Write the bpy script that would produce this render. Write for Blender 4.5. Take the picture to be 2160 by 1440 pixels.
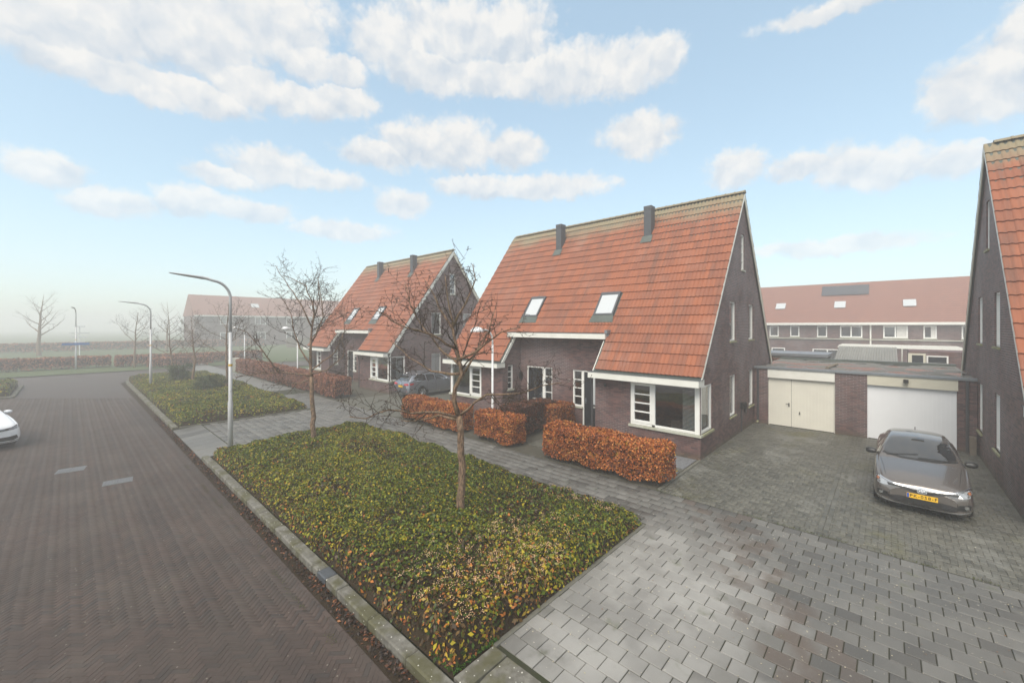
import bpy, bmesh, math, random
import numpy as np
from mathutils import Vector, Matrix
from mathutils.bvhtree import BVHTree
from mathutils.geometry import tessellate_polygon

S = bpy.context.scene
COL = S.collection
for o in list(bpy.data.objects):
    bpy.data.objects.remove(o)
R = math.radians
rng = random.Random(7)
nrg = np.random.default_rng(11)

# ------------------------------------------------------------------ camera
CAM_H = 4.3
YAW = R(47.3)
cd = bpy.data.cameras.new('camera')
cam = bpy.data.objects.new('camera', cd)
COL.objects.link(cam)
cam.location = (0, 0, CAM_H)
cam.rotation_euler = (R(90), 0, -YAW)
cd.sensor_width = 36
cd.lens = 36 * 862 / 2160
cd.shift_y = -32 / 2160
cd.clip_start = 0.05
cd.clip_end = 6000
S.camera = cam
FWD = (math.sin(YAW), math.cos(YAW))
RGT = (math.cos(YAW), -math.sin(YAW))


def depth_lat(x, y):
    return x * FWD[0] + y * FWD[1], x * RGT[0] + y * RGT[1]


# ------------------------------------------------------------------ node helper
class NT:
    def __init__(s, tree):
        s.t = tree

    def n(s, typ, ins=None, **attrs):
        nd = s.t.nodes.new(typ)
        for k, v in attrs.items():
            setattr(nd, k, v)
        for k, v in (ins or {}).items():
            sk = nd.inputs[k]
            if isinstance(v, bpy.types.NodeSocket):
                s.t.links.new(v, sk)
            else:
                sk.default_value = v
        return nd

    def m(s, op, a, b=0.0, c=0.0, clamp=False):
        nd = s.n('ShaderNodeMath', {0: a, 1: b, 2: c}, operation=op)
        nd.use_clamp = clamp
        return nd.outputs[0]

    def v(s, op, a, b=(0, 0, 0), c=(0, 0, 0)):
        nd = s.n('ShaderNodeVectorMath', {0: a, 1: b, 2: c}, operation=op)
        return nd.outputs['Value'] if op in ('LENGTH', 'DOT_PRODUCT', 'DISTANCE') else nd.outputs[0]

    def mix(s, f, a, b, blend='MIX'):
        nd = s.n('ShaderNodeMix', None, data_type='RGBA', blend_type=blend)
        for i, val in ((0, f), (6, a), (7, b)):
            sk = nd.inputs[i]
            if isinstance(val, bpy.types.NodeSocket):
                s.t.links.new(val, sk)
            elif i == 0:
                sk.default_value = val
            else:
                sk.default_value = tuple(val) + ((1,) if len(val) == 3 else ())
        return nd.outputs[2]

    def noise(s, vec, scale, detail=3, rough=.5, dim='3D', dist=0.0):
        nd = s.n('ShaderNodeTexNoise', {'Scale': scale, 'Detail': detail, 'Roughness': rough, 'Distortion': dist},
                 noise_dimensions=dim)
        if vec is not None:
            s.t.links.new(vec, nd.inputs['Vector'])
        return nd

    def ss(s, x, a, b):
        nd = s.n('ShaderNodeMapRange', {0: x, 1: a, 2: b, 3: 0.0, 4: 1.0}, interpolation_type='SMOOTHSTEP')
        return nd.outputs[0]


# ------------------------------------------------------------------ world: daylight sky with cumulus clouds
SUN_EL, SUN_AZ = 50, 258          # azimuth clockwise from +Y
W = bpy.data.worlds.new('World')
S.world = W
W.use_nodes = True
W.node_tree.nodes.clear()
t = NT(W.node_tree)
sky = t.n('ShaderNodeTexSky', None, sky_type='NISHITA', sun_disc=False)
sky.sun_elevation = R(SUN_EL)
sky.sun_rotation = R(SUN_AZ)
sky.air_density = 1.0
sky.dust_density = 1.2
sky.ozone_density = 1.6
tc = t.n('ShaderNodeTexCoord').outputs['Generated']
d = t.v('NORMALIZE', tc)
sep = t.n('ShaderNodeSeparateXYZ', {0: d})
az = t.m('MULTIPLY', t.m('ARCTAN2', t.v('DOT_PRODUCT', d, (RGT[0], RGT[1], 0)), t.v('DOT_PRODUCT', d, (FWD[0], FWD[1], 0))), 57.2958)
el = t.m('MULTIPLY', t.m('ARCSINE', sep.outputs[2]), 57.2958)
ae = t.n('ShaderNodeCombineXYZ', {0: az, 1: el, 2: 0.0}).outputs[0]
# wispy distortion of the cloud field, in degrees
n1 = t.noise(ae, 0.16, 2, .55)
n2 = t.noise(ae, 0.9, 4, .6)
off = t.v('MULTIPLY_ADD', n1.outputs['Color'], (3.0, 1.6, 0), (-1.5, -.8, 0))
off2 = t.v('MULTIPLY_ADD', n2.outputs['Color'], (1.5, 1.3, 0), (-.75, -.65, 0))
aw = t.v('ADD', t.v('ADD', ae, off), off2)
CLOUDS = [(-48, 27, 8.5, 4.0), (-40, 29.5, 10.5, 4.8), (-30.6, 32.7, 7.2, 4.2), (-45, 24, 8.5, 1.8),
    (-41.0, 23.2, 2.8, 1.5), (-37.0, 24.0, 5.0, 1.7), (-33.0, 26.3, 4.0, 2.4), (-28.1, 26, 6.2, 1.7), (-22.4, 27, 4.0, 1.7),
    (-26.8, 29.8, 3.7, 2.1), (-22.1, 29.7, 2.7, 1.6),
    (-16.2, 33.3, 5.6, 3.3), (-8.0, 35.0, 8.0, 3.4), (-1.0, 35.0, 7.2, 3.6), (-11.0, 31.5, 8, 2.5), (-1, 31.3, 11, 2.5),
    (8.5, 31.2, 9, 2.8), (15, 31.0, 6.5, 2.8), (20.1, 31.3, 3.2, 2.3),
    (-13.1, 23.3, 5.2, 2.7), (-7.6, 23.4, 5.6, 3.1), (-18.0, 21.6, 4.8, 1.8), (0.3, 22.9, 3.8, 2.3),
    (-30.6, 18.6, 5.2, 2.1), (-25.7, 18.0, 5.2, 1.3), (-35.3, 16.6, 3.4, 1.2),
    (-48.6, 14.2, 2.8, 1.6), (-44.4, 12.0, 3.4, 1.6), (-38.2, 13.3, 3.6, 1.7), (-33, 13.4, 5.4, 1.3),
    (-14.9, 16.1, 3.6, 1.7), (-4, 18.8, 7, 1.6), (5, 18.6, 8.6, 1.6),
    (17.4, 23.9, 5.0, 2.5), (28.8, 18.3, 3.4, 2.1), (35.0, 17.6, 3.4, 1.3), (39.3, 16.8, 3.5, 2.0), (43.0, 15.6, 3.4, 2.1), (47.4, 14.9, 2.2, 1.6),
    (47.4, 20.8, 2.8, 2.6), (50.2, 20.8, 3.2, 3.4), (52, 24, 2.4, 2.4),
    (-22, 12.1, 6, 1.3), (38, 8.7, 8, 1.0), (42, 31.4, 10, 1.0)]
mn = None
top = None
for a, e, ra, re in CLOUDS:
    q = t.v('MULTIPLY_ADD', aw, (1 / ra, 1 / re, 0), (-a / ra, -e / re, 0))
    ln = t.v('LENGTH', q)
    dy = t.n('ShaderNodeSeparateXYZ', {0: q}).outputs[1]
    if mn is None:
        mn, top = ln, dy
    else:
        lt = t.ss(t.m('SUBTRACT', ln, mn), .12, -.12)
        top = t.m('MULTIPLY_ADD', lt, t.m('SUBTRACT', dy, top), top)
        mn = t.m('SMOOTH_MIN', mn, ln, 0.2)
# the same broken cumulus goes on round the rest of the sky
xy = t.v('DIVIDE', d, t.n('ShaderNodeCombineXYZ', {0: t.m('MAXIMUM', sep.outputs[2], .06), 1: t.m('MAXIMUM', sep.outputs[2], .06), 2: 1.0}).outputs[0])
nc = t.noise(xy, 1.15, 5, .55, '2D')
gen = t.m('MULTIPLY_ADD', nc.outputs[0], -5.0, 3.3)
outside = t.m('MAXIMUM', t.ss(t.m('ABSOLUTE', az), 55, 62), t.ss(el, 38, 44))
mn = t.m('ADD', t.m('MULTIPLY', mn, t.m('SUBTRACT', 1.0, outside)), t.m('MULTIPLY', gen, outside))
# billows: rounded lobes at two sizes, wispy at the rim
vo = t.n('ShaderNodeTexVoronoi', {'Vector': t.v('MULTIPLY', aw, (.30, .42, 0)), 'Scale': 1.0, 'Detail': 2.0, 'Roughness': .55, 'Lacunarity': 2.3}, voronoi_dimensions='2D', feature='F1', normalize=True)
lobe = vo.outputs['Distance']
n3 = t.noise(ae, 0.7, 5, .6)
edge = t.m('ADD', t.m('MULTIPLY_ADD', lobe, .75, -.30), t.m('ADD', mn, t.m('MULTIPLY_ADD', n3.outputs[0], .7, -.35)))
dens = t.ss(t.m('SUBTRACT', edge, t.m('MULTIPLY', top, .10)), 1.22, .60)
lift = t.noise(t.v('ADD', aw, (-.5, 1.2, 0)), 0.26, 3, .5)
base = t.noise(aw, 0.26, 3, .5)
shade = t.m('MULTIPLY_ADD', t.m('SUBTRACT', base.outputs[0], lift.outputs[0]), 2.4, .55, clamp=True)
shade = t.m('ADD', shade, t.m('MULTIPLY_ADD', lobe, -.5, .20))
shade = t.m('ADD', shade, t.m('MULTIPLY', top, t.m('MULTIPLY_ADD', outside, -.42, .42)), clamp=True)
CL = 5.1
ccol = t.mix(shade, (.66 * CL, .74 * CL, .83 * CL), (1.0 * CL, .985 * CL, .955 * CL))
ccol = t.mix(1.0, ccol, t.n('ShaderNodeCombineColor', {0: (lo_k := t.m('MULTIPLY_ADD', t.ss(el, 26, 6), .12, 1.0)), 1: lo_k, 2: lo_k}).outputs[0], 'MULTIPLY')
hs = t.n('ShaderNodeGamma', {'Color': sky.outputs[0], 'Gamma': .5})
tint = t.mix(1.0, hs.outputs[0], (2.40, 2.68, 2.63), 'MULTIPLY')
fade = t.m('MULTIPLY_ADD', t.ss(el, 7, 24), .32, .62)
col = t.mix(t.m('MULTIPLY', dens, fade), tint, ccol)
bg = t.n('ShaderNodeBackground', {0: col, 1: 0.12})
t.n('ShaderNodeOutputWorld', {0: bg.outputs[0]})

# ------------------------------------------------------------------ sun: thin, wide, through the mist
sl = bpy.data.lights.new('sun', 'SUN')
sl.energy = 2.8
sl.angle = R(40)
sl.color = (1, .92, .80)
sun = bpy.data.objects.new('sun', sl)
COL.objects.link(sun)
sd = Vector((math.sin(R(SUN_AZ)) * math.cos(R(SUN_EL)), math.cos(R(SUN_AZ)) * math.cos(R(SUN_EL)), math.sin(R(SUN_EL))))
sun.rotation_euler = sd.to_track_quat('Z', 'Y').to_euler()
sun.location = sd * 60

S.view_settings.view_transform = 'Standard'
S.view_settings.look = 'None'
S.view_settings.gamma = 1
S.view_settings.exposure = 0.62
S.render.resolution_x = 1024
S.render.resolution_y = 682
S.render.engine = 'CYCLES'
S.cycles.volume_bounces = 6
S.cycles.max_bounces = 10
S.cycles.transparent_max_bounces = 12


# ------------------------------------------------------------------ object helpers
def tag(o, label=None, cat=None, group=None, kind=None):
    if label: o['label'] = label
    if cat: o['category'] = cat
    if group: o['group'] = group
    if kind: o['kind'] = kind
    return o


def thing(name, label, cat, loc=(0, 0, 0), rz=0, group=None):
    o = bpy.data.objects.new(name, None)
    o.empty_display_size = .2
    COL.objects.link(o)
    o.location = loc
    o.rotation_euler = (0, 0, rz)
    return tag(o, label, cat, group)


def linkobj(name, me, parent=None, loc=None):
    o = bpy.data.objects.new(name, me)
    COL.objects.link(o)
    o.parent = parent
    if loc: o.location = loc
    return o


def copy_tree(o, parent=None):
    c = o.copy()
    COL.objects.link(c)
    c.parent = parent
    for ch in o.children:
        copy_tree(ch, c)
    return c


class MB:
    def __init__(s):
        s.v = []; s.f = []; s.m = []

    def face(s, pts, m=0):
        b = len(s.v)
        s.v += [tuple(p) for p in pts]
        s.f.append(tuple(range(b, b + len(pts))))
        s.m.append(m)

    def box(s, x0, y0, z0, x1, y1, z1, m=0):
        if x0 > x1: x0, x1 = x1, x0
        if y0 > y1: y0, y1 = y1, y0
        if z0 > z1: z0, z1 = z1, z0
        b = len(s.v)
        s.v += [(x0, y0, z0), (x1, y0, z0), (x1, y1, z0), (x0, y1, z0), (x0, y0, z1), (x1, y0, z1), (x1, y1, z1), (x0, y1, z1)]
        for q in ((3, 2, 1, 0), (4, 5, 6, 7), (0, 1, 5, 4), (1, 2, 6, 5), (2, 3, 7, 6), (3, 0, 4, 7)):
            s.f.append(tuple(b + i for i in q)); s.m.append(m)
        return s

    def bbox(s, x0, y0, z0, x1, y1, z1, c=.01, m=0):
        """box with bevelled top edges"""
        b = len(s.v)
        for (z, k) in ((z0, 0), (z1 - c, 0), (z1, c)):
            s.v += [(x0 + k, y0 + k, z), (x1 - k, y0 + k, z), (x1 - k, y1 - k, z), (x0 + k, y1 - k, z)]
        for l in (0, 4):
            for i in range(4):
                j = (i + 1) % 4
                s.f.append((b + l + i, b + l + j, b + l + 4 + j, b + l + 4 + i)); s.m.append(m)
        s.f.append((b + 8, b + 9, b + 10, b + 11)); s.m.append(m)
        s.f.append((b + 3, b + 2, b + 1, b)); s.m.append(m)
        return s

    def prism(s, poly, ax, a0, a1, m=0):
        """extrude a 2D polygon along an axis; poly coords are the two other axes in order"""
        def P(q, a):
            r = [q[0], q[1]]
            r.insert(ax, a)
            return tuple(r)
        b = len(s.v); n = len(poly)
        s.v += [P(q, a0) for q in poly] + [P(q, a1) for q in poly]
        s.f.append(tuple(range(b, b + n))[::-1]); s.m.append(m)
        s.f.append(tuple(range(b + n, b + 2 * n))); s.m.append(m)
        for i in range(n):
            j = (i + 1) % n
            s.f.append((b + i, b + j, b + n + j, b + n + i)); s.m.append(m)
        return s

    def tube(s, pts, rad, n=6, m=0, cap=True):
        pts = [Vector(p) for p in pts]
        if not isinstance(rad, (list, tuple)): rad = [rad] * len(pts)
        b = len(s.v); k = len(pts)
        up = None
        for i, p in enumerate(pts):
            dr = (pts[min(i + 1, k - 1)] - pts[max(i - 1, 0)])
            if dr.length < 1e-9: dr = Vector((0, 0, 1))
            dr.normalize()
            if up is None:
                up = dr.orthogonal().normalized()
            else:
                up = (up - dr * up.dot(dr))
                up = up.normalized() if up.length > 1e-6 else dr.orthogonal().normalized()
            sd_ = dr.cross(up)
            for j in range(n):
                a = 2 * math.pi * j / n
                q = p + (up * math.cos(a) + sd_ * math.sin(a)) * rad[i]
                s.v.append((q.x, q.y, q.z))
        for i in range(k - 1):
            for j in range(n):
                j2 = (j + 1) % n
                s.f.append((b + i * n + j, b + i * n + j2, b + (i + 1) * n + j2, b + (i + 1) * n + j)); s.m.append(m)
        if cap:
            s.f.append(tuple(b + j for j in range(n))[::-1]); s.m.append(m)
            s.f.append(tuple(b + (k - 1) * n + j for j in range(n))); s.m.append(m)
        return s

    def lathe(s, prof, n=16, m=0, ax=2, o=(0, 0, 0)):
        """prof: list of (radius, height) about axis ax"""
        b = len(s.v)
        for r, h in prof:
            for j in range(n):
                a = 2 * math.pi * j / n
                q = [r * math.cos(a), r * math.sin(a)]
                q.insert(ax, h)
                s.v.append((q[0] + o[0], q[1] + o[1], q[2] + o[2]))
        for i in range(len(prof) - 1):
            for j in range(n):
                j2 = (j + 1) % n
                s.f.append((b + i * n + j, b + i * n + j2, b + (i + 1) * n + j2, b + (i + 1) * n + j)); s.m.append(m)
        return s

    def build(s, name, mats, parent=None, smooth=False, loc=None, off=None):
        me = bpy.data.meshes.new(name)
        v = s.v
        if off is not None:
            v = [(p[0] - off[0], p[1] - off[1], p[2] - off[2]) for p in v]
        me.from_pydata(v, [], s.f)
        if not isinstance(mats, (list, tuple)): mats = [mats]
        for mt in mats: me.materials.append(mt)
        if len(mats) > 1: me.polygons.foreach_set('material_index', s.m)
        if smooth:
            me.polygons.foreach_set('use_smooth', [True] * len(me.polygons))
        me.update()
        return linkobj(name, me, parent, loc)


def np_quads(name, V, nq, mat, col=None, smooth=False):
    """V: (nq*4,3) array -> mesh of quads"""
    me = bpy.data.meshes.new(name)
    me.vertices.add(nq * 4)
    me.vertices.foreach_set('co', np.ascontiguousarray(V, dtype=np.float32).ravel())
    me.loops.add(nq * 4)
    me.loops.foreach_set('vertex_index', np.arange(nq * 4, dtype=np.int32))
    me.polygons.add(nq)
    me.polygons.foreach_set('loop_start', np.arange(0, nq * 4, 4, dtype=np.int32))
    me.polygons.foreach_set('loop_total', np.full(nq, 4, dtype=np.int32))
    me.update(calc_edges=True)
    if col is not None:
        at = me.attributes.new('tint', 'FLOAT_COLOR', 'POINT')
        c4 = np.ones((nq * 4, 4), np.float32)
        c4[:, :3] = np.repeat(col, 4, axis=0)
        at.data.foreach_set('color', c4.ravel())
    me.materials.append(mat)
    return me


def leaf_quads(P, N, size, asp=.55, fold=.12):
    n = len(P)
    T = nrg.normal(size=(n, 3))
    T -= N * (T * N).sum(1, keepdims=True)
    T /= np.linalg.norm(T, axis=1, keepdims=True) + 1e-9
    B = np.cross(N, T)
    s = size[:, None]
    f = N * s * fold
    V = np.empty((n, 4, 3))
    V[:, 0] = P - T * s * .5
    V[:, 1] = P + B * s * asp * .5 + f - T * s * .05
    V[:, 2] = P + T * s * .5
    V[:, 3] = P - B * s * asp * .5 + f - T * s * .05
    return V.reshape(-1, 3)


def unit(a):
    return a / (np.linalg.norm(a, axis=1, keepdims=True) + 1e-9)


def vnoise(x, y, sc, seed=0):
    """cheap smooth value noise on arrays, 0..1"""
    x = np.asarray(x) * sc; y = np.asarray(y) * sc
    xi = np.floor(x).astype(np.int64); yi = np.floor(y).astype(np.int64)
    fx = x - xi; fy = y - yi
    fx = fx * fx * (3 - 2 * fx); fy = fy * fy * (3 - 2 * fy)
    def h(a, b):
        q = (a * 374761393 + b * 668265263 + seed * 1442695041) & 0x7fffffff
        q = ((q ^ (q >> 13)) * 1274126177) & 0x7fffffff
        return (q ^ (q >> 16)) % 10007 / 10007.0
    return (h(xi, yi) * (1 - fx) + h(xi + 1, yi) * fx) * (1 - fy) + (h(xi, yi + 1) * (1 - fx) + h(xi + 1, yi + 1) * fx) * fy
# ------------------------------------------------------------------ materials
def newmat(name):
    m = bpy.data.materials.new(name)
    m.use_nodes = True
    m.node_tree.nodes.clear()
    return m, NT(m.node_tree)


def finish(t, base, rough=.6, spec=.4, metal=0.0, bump=None, bs=.3, bd=.01, coat=0.0, alpha=None):
    p = t.n('ShaderNodeBsdfPrincipled', {'Roughness': rough, 'Metallic': metal, 'Specular IOR Level': spec, 'Coat Weight': coat})
    if isinstance(base, bpy.types.NodeSocket):
        t.t.links.new(base, p.inputs['Base Color'])
    else:
        p.inputs['Base Color'].default_value = tuple(base) + (1,)
    if bump is not None:
        b = t.n('ShaderNodeBump', {'Strength': bs, 'Distance': bd, 'Height': bump})
        t.t.links.new(b.outputs[0], p.inputs['Normal'])
    t.n('ShaderNodeOutputMaterial', {0: p.outputs[0]})
    return p


def pos(t):
    return t.n('ShaderNodeNewGeometry').outputs['Position']


def rnd(t):
    """a random number per loose piece, whether it is its own object or an island of a joined mesh"""
    a = t.n('ShaderNodeNewGeometry').outputs['Random Per Island']
    b = t.n('ShaderNodeObjectInfo').outputs['Random']
    return t.m('FRACT', t.m('ADD', a, b))


def plain(name, c1, c2=None, scale=6, rough=.6, spec=.4, metal=0.0, bs=.2, bd=.004, coat=0.0, detail=5):
    m, t = newmat(name)
    c2 = c2 or tuple(x * .8 for x in c1)
    p = pos(t)
    a = t.noise(p, scale, detail, .6)
    b = t.noise(p, scale * .17, 3, .5)
    f = t.m('MULTIPLY_ADD', a.outputs[0], .6, t.m('MULTIPLY', b.outputs[0], .55), clamp=True)
    c = t.mix(t.ss(f, .3, .85), c1, c2)
    fine = t.noise(p, scale * 9, 3, .6)
    r = t.m('MULTIPLY_ADD', fine.outputs[0], .14, rough - .07)
    finish(t, c, r, spec, metal, fine.outputs[0], bs, bd, coat)
    return m


def m_brick():
    m, t = newmat('brown_brick')
    p = pos(t)
    s = t.n('ShaderNodeSeparateXYZ', {0: p})
    v = t.n('ShaderNodeCombineXYZ', {0: t.m('ADD', s.outputs[0], s.outputs[1]), 1: s.outputs[2], 2: 0.0}).outputs[0]
    b = t.n('ShaderNodeTexBrick', {'Vector': v, 'Color1': (0, 0, 0, 1), 'Color2': (1, 1, 1, 1), 'Mortar': (.5, .5, .5, 1), 'Scale': 1.0,
            'Mortar Size': .0055, 'Mortar Smooth': .25, 'Bias': 0.0, 'Brick Width': .215, 'Row Height': .0635})
    bw = t.n('ShaderNodeSeparateColor', {0: b.outputs['Color']}).outputs[0]
    big = t.noise(p, .55, 4, .55)
    fine = t.noise(p, 26, 3, .6)
    c = t.mix(bw, (.060, .032, .034), (.17, .085, .075))
    c = t.mix(t.m('MULTIPLY', t.ss(fine.outputs[0], .45, .75), .5), c, (.05, .035, .04))
    c = t.mix(t.m('MULTIPLY', t.ss(big.outputs[0], .35, .75), .45), c, (.15, .12, .125))
    mort = t.mix(t.ss(big.outputs[0], .4, .7), (.10, .088, .085), (.36, .34, .335))
    c = t.mix(b.outputs['Fac'], c, mort)
    # green damp band close to the paving
    gz = t.m('MULTIPLY', t.ss(t.m('ADD', s.outputs[2], t.m('MULTIPLY', fine.outputs[0], .15)), .34, .06), .45)
    c = t.mix(gz, c, (.085, .085, .045))
    h = t.m('ADD', t.m('MULTIPLY', t.m('SUBTRACT', 1.0, b.outputs['Fac']), 1.0), t.m('MULTIPLY', fine.outputs[0], .35))
    finish(t, c, t.m('MULTIPLY_ADD', fine.outputs[0], .2, .55), .35, 0, h, .7, .01)
    return m


def m_rooftile():
    m, t = newmat('clay_roof_tile')
    p = pos(t)
    s = t.n('ShaderNodeSeparateXYZ', {0: p})
    r = rnd(t)
    st = t.n('ShaderNodeCombineXYZ', {0: t.m('MULTIPLY', s.outputs[0], .25), 1: t.m('MULTIPLY', s.outputs[1], 2.2), 2: t.m('MULTIPLY', s.outputs[2], .22)}).outputs[0]
    streak = t.noise(st, 1.6, 5, .62)
    fine = t.noise(p, 30, 4, .65)
    c = t.mix(r, (.285, .092, .042), (.215, .074, .040))
    c = t.mix(t.m('MULTIPLY', t.ss(streak.outputs[0], .45, .75), .62), c, (.10, .055, .042))
    c = t.mix(t.m('MULTIPLY', t.ss(fine.outputs[0], .5, .8), .35), c, (.40, .16, .09))
    pale = t.noise(p, .7, 3, .6)
    c = t.mix(t.m('MULTIPLY', t.ss(pale.outputs[0], .5, .8), .35), c, (.33, .19, .15))
    z = t.m('ADD', s.outputs[2], t.m('MULTIPLY_ADD', pale.outputs[0], 1.4, -.7))
    z = t.m('ADD', z, t.m('MULTIPLY_ADD', fine.outputs[0], .9, -.45))
    c = t.mix(t.m('MULTIPLY', t.ss(z, 8.7, 9.7), .8), c, (.215, .21, .135))
    finish(t, c, .66, .35, 0, fine.outputs[0], .35, .006)
    return m


def m_paver(name, ca, cb, cc, wet=True, road=False, patchy=False, moss=(.07, .085, .03), brownline=False, ds=.5):
    """concrete / clay paving stones: tone per stone, dry pale and damp dark patches, lichen dots"""
    m, t = newmat(name)
    p = pos(t)
    r = rnd(t)
    r2 = t.m('FRACT', t.m('MULTIPLY', r, 17.31))
    big = t.noise(p, ds, 4, .55)
    mid = t.noise(p, 2.2, 4, .6)
    fine = t.noise(p, 55, 4, .65)
    c = t.mix(r, ca, cb)
    c = t.mix(t.ss(r2, .8, .92), c, cc)
    if brownline:
        # a run of brownish replacement slabs crossing the pavement
        s = t.n('ShaderNodeSeparateXYZ', {0: p})
        dl = t.m('ABSOLUTE', t.m('MULTIPLY_ADD', t.m('SUBTRACT', s.outputs[0], 8.2), -.55, t.m('SUBTRACT', s.outputs[1], 1.75)))
        pb = t.ss(t.m('ADD', dl, t.m('MULTIPLY', r2, 1.1)), 1.15, .75)
        c = t.mix(t.m('MULTIPLY', pb, .85), c, (.098, .076, .062))
        # dry, scrubbed pale area by the planting bed
        dd = t.v('LENGTH', t.v('MULTIPLY', t.v('SUBTRACT', p, (6.2, 2.75, 0)), (.34, .62, 0)))
        dd = t.m('ADD', dd, t.m('MULTIPLY_ADD', mid.outputs[0], 1.3, -.65))
        dry = t.ss(t.m('ADD', dd, t.m('MULTIPLY', r, .5)), 1.5, .7)
        c = t.mix(t.m('MULTIPLY', dry, .72), c, (.36, .355, .34))
    if patchy:
        pn = t.noise(p, .55, 4, .6)
        c = t.mix(t.m('MULTIPLY', t.ss(pn.outputs[0], .54, .68), .55), c, (.215, .215, .20))
        pm = t.noise(t.v('ADD', p, (31, 7, 0)), .5, 5, .62)
        c = t.mix(t.m('MULTIPLY', t.ss(pm.outputs[0], .54, .68), .55), c, (.10, .095, .03))
    if road:
        pat = t.noise(t.v('MULTIPLY', p, (1.0, .55, 1)), 1.1, 5, .65)
        c = t.mix(t.m('MULTIPLY', t.ss(pat.outputs[0], .38, .68), .6), c, (.078, .064, .054))
        lane = t.noise(t.v('MULTIPLY', p, (.8, .06, 1)), 1.0, 3, .5)
        c = t.mix(t.m('MULTIPLY', t.ss(lane.outputs[0], .5, .65), .45), c, (.036, .030, .029))
    wetf = t.ss(t.m('ADD', t.m('MULTIPLY', big.outputs[0], .6), t.m('MULTIPLY', mid.outputs[0], .4)), .62, .38)
    c = t.mix(t.m('MULTIPLY', wetf, .42), c, tuple(x * .45 for x in ca))
    c = t.mix(t.m('MULTIPLY', t.ss(mid.outputs[0], .6, .78), .45), c, moss)
    c = t.mix(t.m('MULTIPLY', t.ss(fine.outputs[0], .5, .75), .25), c, tuple(min(1, x * 1.9) for x in ca))
    vor = t.n('ShaderNodeTexVoronoi', {'Vector': p, 'Scale': 9.0, 'Randomness': 1.0}, feature='F1')
    dotn = t.noise(p, .9, 2, .5)
    vs = t.n('ShaderNodeSeparateColor', {0: vor.outputs['Color']}).outputs[0]
    dots = t.m('MULTIPLY', t.ss(t.m('ADD', vor.outputs['Distance'], t.m('MULTIPLY', fine.outputs[0], .10)), .17, .12), t.ss(dotn.outputs[0], .38, .55))
    dots = t.m('MULTIPLY', dots, t.ss(vs, .35, .45))
    c = t.mix(t.m('MULTIPLY', dots, .75 if wet else .35), c, (.50, .48, .40))
    rough = t.m('MULTIPLY_ADD', wetf, -.22, .66) if wet else .75
    finish(t, c, rough, .4, 0, fine.outputs[0], .35, .004)
    return m


def m_sheet_herring(name, c1, c2, c3, bw, bh, rot):
    """far paving where single stones can no longer be told apart"""
    m, t = newmat(name)
    p = pos(t)
    mp = t.n('ShaderNodeMapping', {'Vector': p, 'Rotation': (0, 0, rot)}).outputs[0]
    b = t.n('ShaderNodeTexBrick', {'Vector': mp, 'Color1': (0, 0, 0, 1), 'Color2': (1, 1, 1, 1), 'Mortar': (.2, .2, .2, 1), 'Scale': 1.0, 'Mortar Size': .004,
            'Mortar Smooth': .3, 'Brick Width': bw, 'Row Height': bh})
    bv = t.n('ShaderNodeSeparateColor', {0: b.outputs[0]}).outputs[0]
    big = t.noise(p, .35, 4, .6)
    mid = t.noise(p, 2.5, 4, .6)
    c = t.mix(bv, c1, c2)
    c = t.mix(t.ss(t.m('MULTIPLY_ADD', mid.outputs[0], .5, t.m('MULTIPLY', big.outputs[0], .5)), .42, .68), c, c3)
    c = t.mix(b.outputs['Fac'], c, tuple(x * .35 for x in c1))
    finish(t, c, .62, .4, 0, t.m('SUBTRACT', 1.0, b.outputs['Fac']), .5, .006)
    return m


def m_leaf(name, rough=.45, trans=.25, spec=.35):
    m, t = newmat(name)
    a = t.n('ShaderNodeAttribute', None, attribute_name='tint')
    p = t.n('ShaderNodeBsdfPrincipled', {'Roughness': rough, 'Specular IOR Level': spec})
    t.t.links.new(a.outputs['Color'], p.inputs['Base Color'])
    tr = t.n('ShaderNodeBsdfTranslucent', {0: a.outputs['Color']})
    mx = t.n('ShaderNodeMixShader', {0: trans, 1: p.outputs[0], 2: tr.outputs[0]})
    t.n('ShaderNodeOutputMaterial', {0: mx.outputs[0]})
    return m


def m_glass(name='window_glass', tint=(.75, .8, .82), base=.16):
    m, t = newmat(name)
    g = t.n('ShaderNodeBsdfGlossy', {'Color': (.95, .97, 1, 1), 'Roughness': .02})
    tr = t.n('ShaderNodeBsdfTransparent', {'Color': tint + (1,)})
    fr = t.n('ShaderNodeFresnel', {'IOR': 1.5})
    f = t.m('MULTIPLY_ADD', fr.outputs[0], 1.0, base, clamp=True)
    mx = t.n('ShaderNodeMixShader', {0: f, 1: tr.outputs[0], 2: g.outputs[0]})
    t.n('ShaderNodeOutputMaterial', {0: mx.outputs[0]})
    return m


def m_darkglass(name, c=(.012, .014, .016)):
    m, t = newmat(name)
    finish(t, c, .03, 1.0, 0, coat=1.0)
    return m


def m_paint(name, c, metal=.55, rough=.3):
    m, t = newmat(name)
    p = pos(t)
    fl = t.noise(p, 900, 2, .5)
    dirt = t.noise(p, 3.5, 5, .6)
    cc = t.mix(t.m('MULTIPLY', fl.outputs[0], .35), c, tuple(min(1, x * 1.5) for x in c))
    cc = t.mix(t.m('MULTIPLY', t.ss(dirt.outputs[0], .5, .85), .25), cc, (.11, .105, .095))
    finish(t, cc, t.m('MULTIPLY_ADD', dirt.outputs[0], .12, rough - .05), .5, metal, None, coat=.8)
    return m


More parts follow.
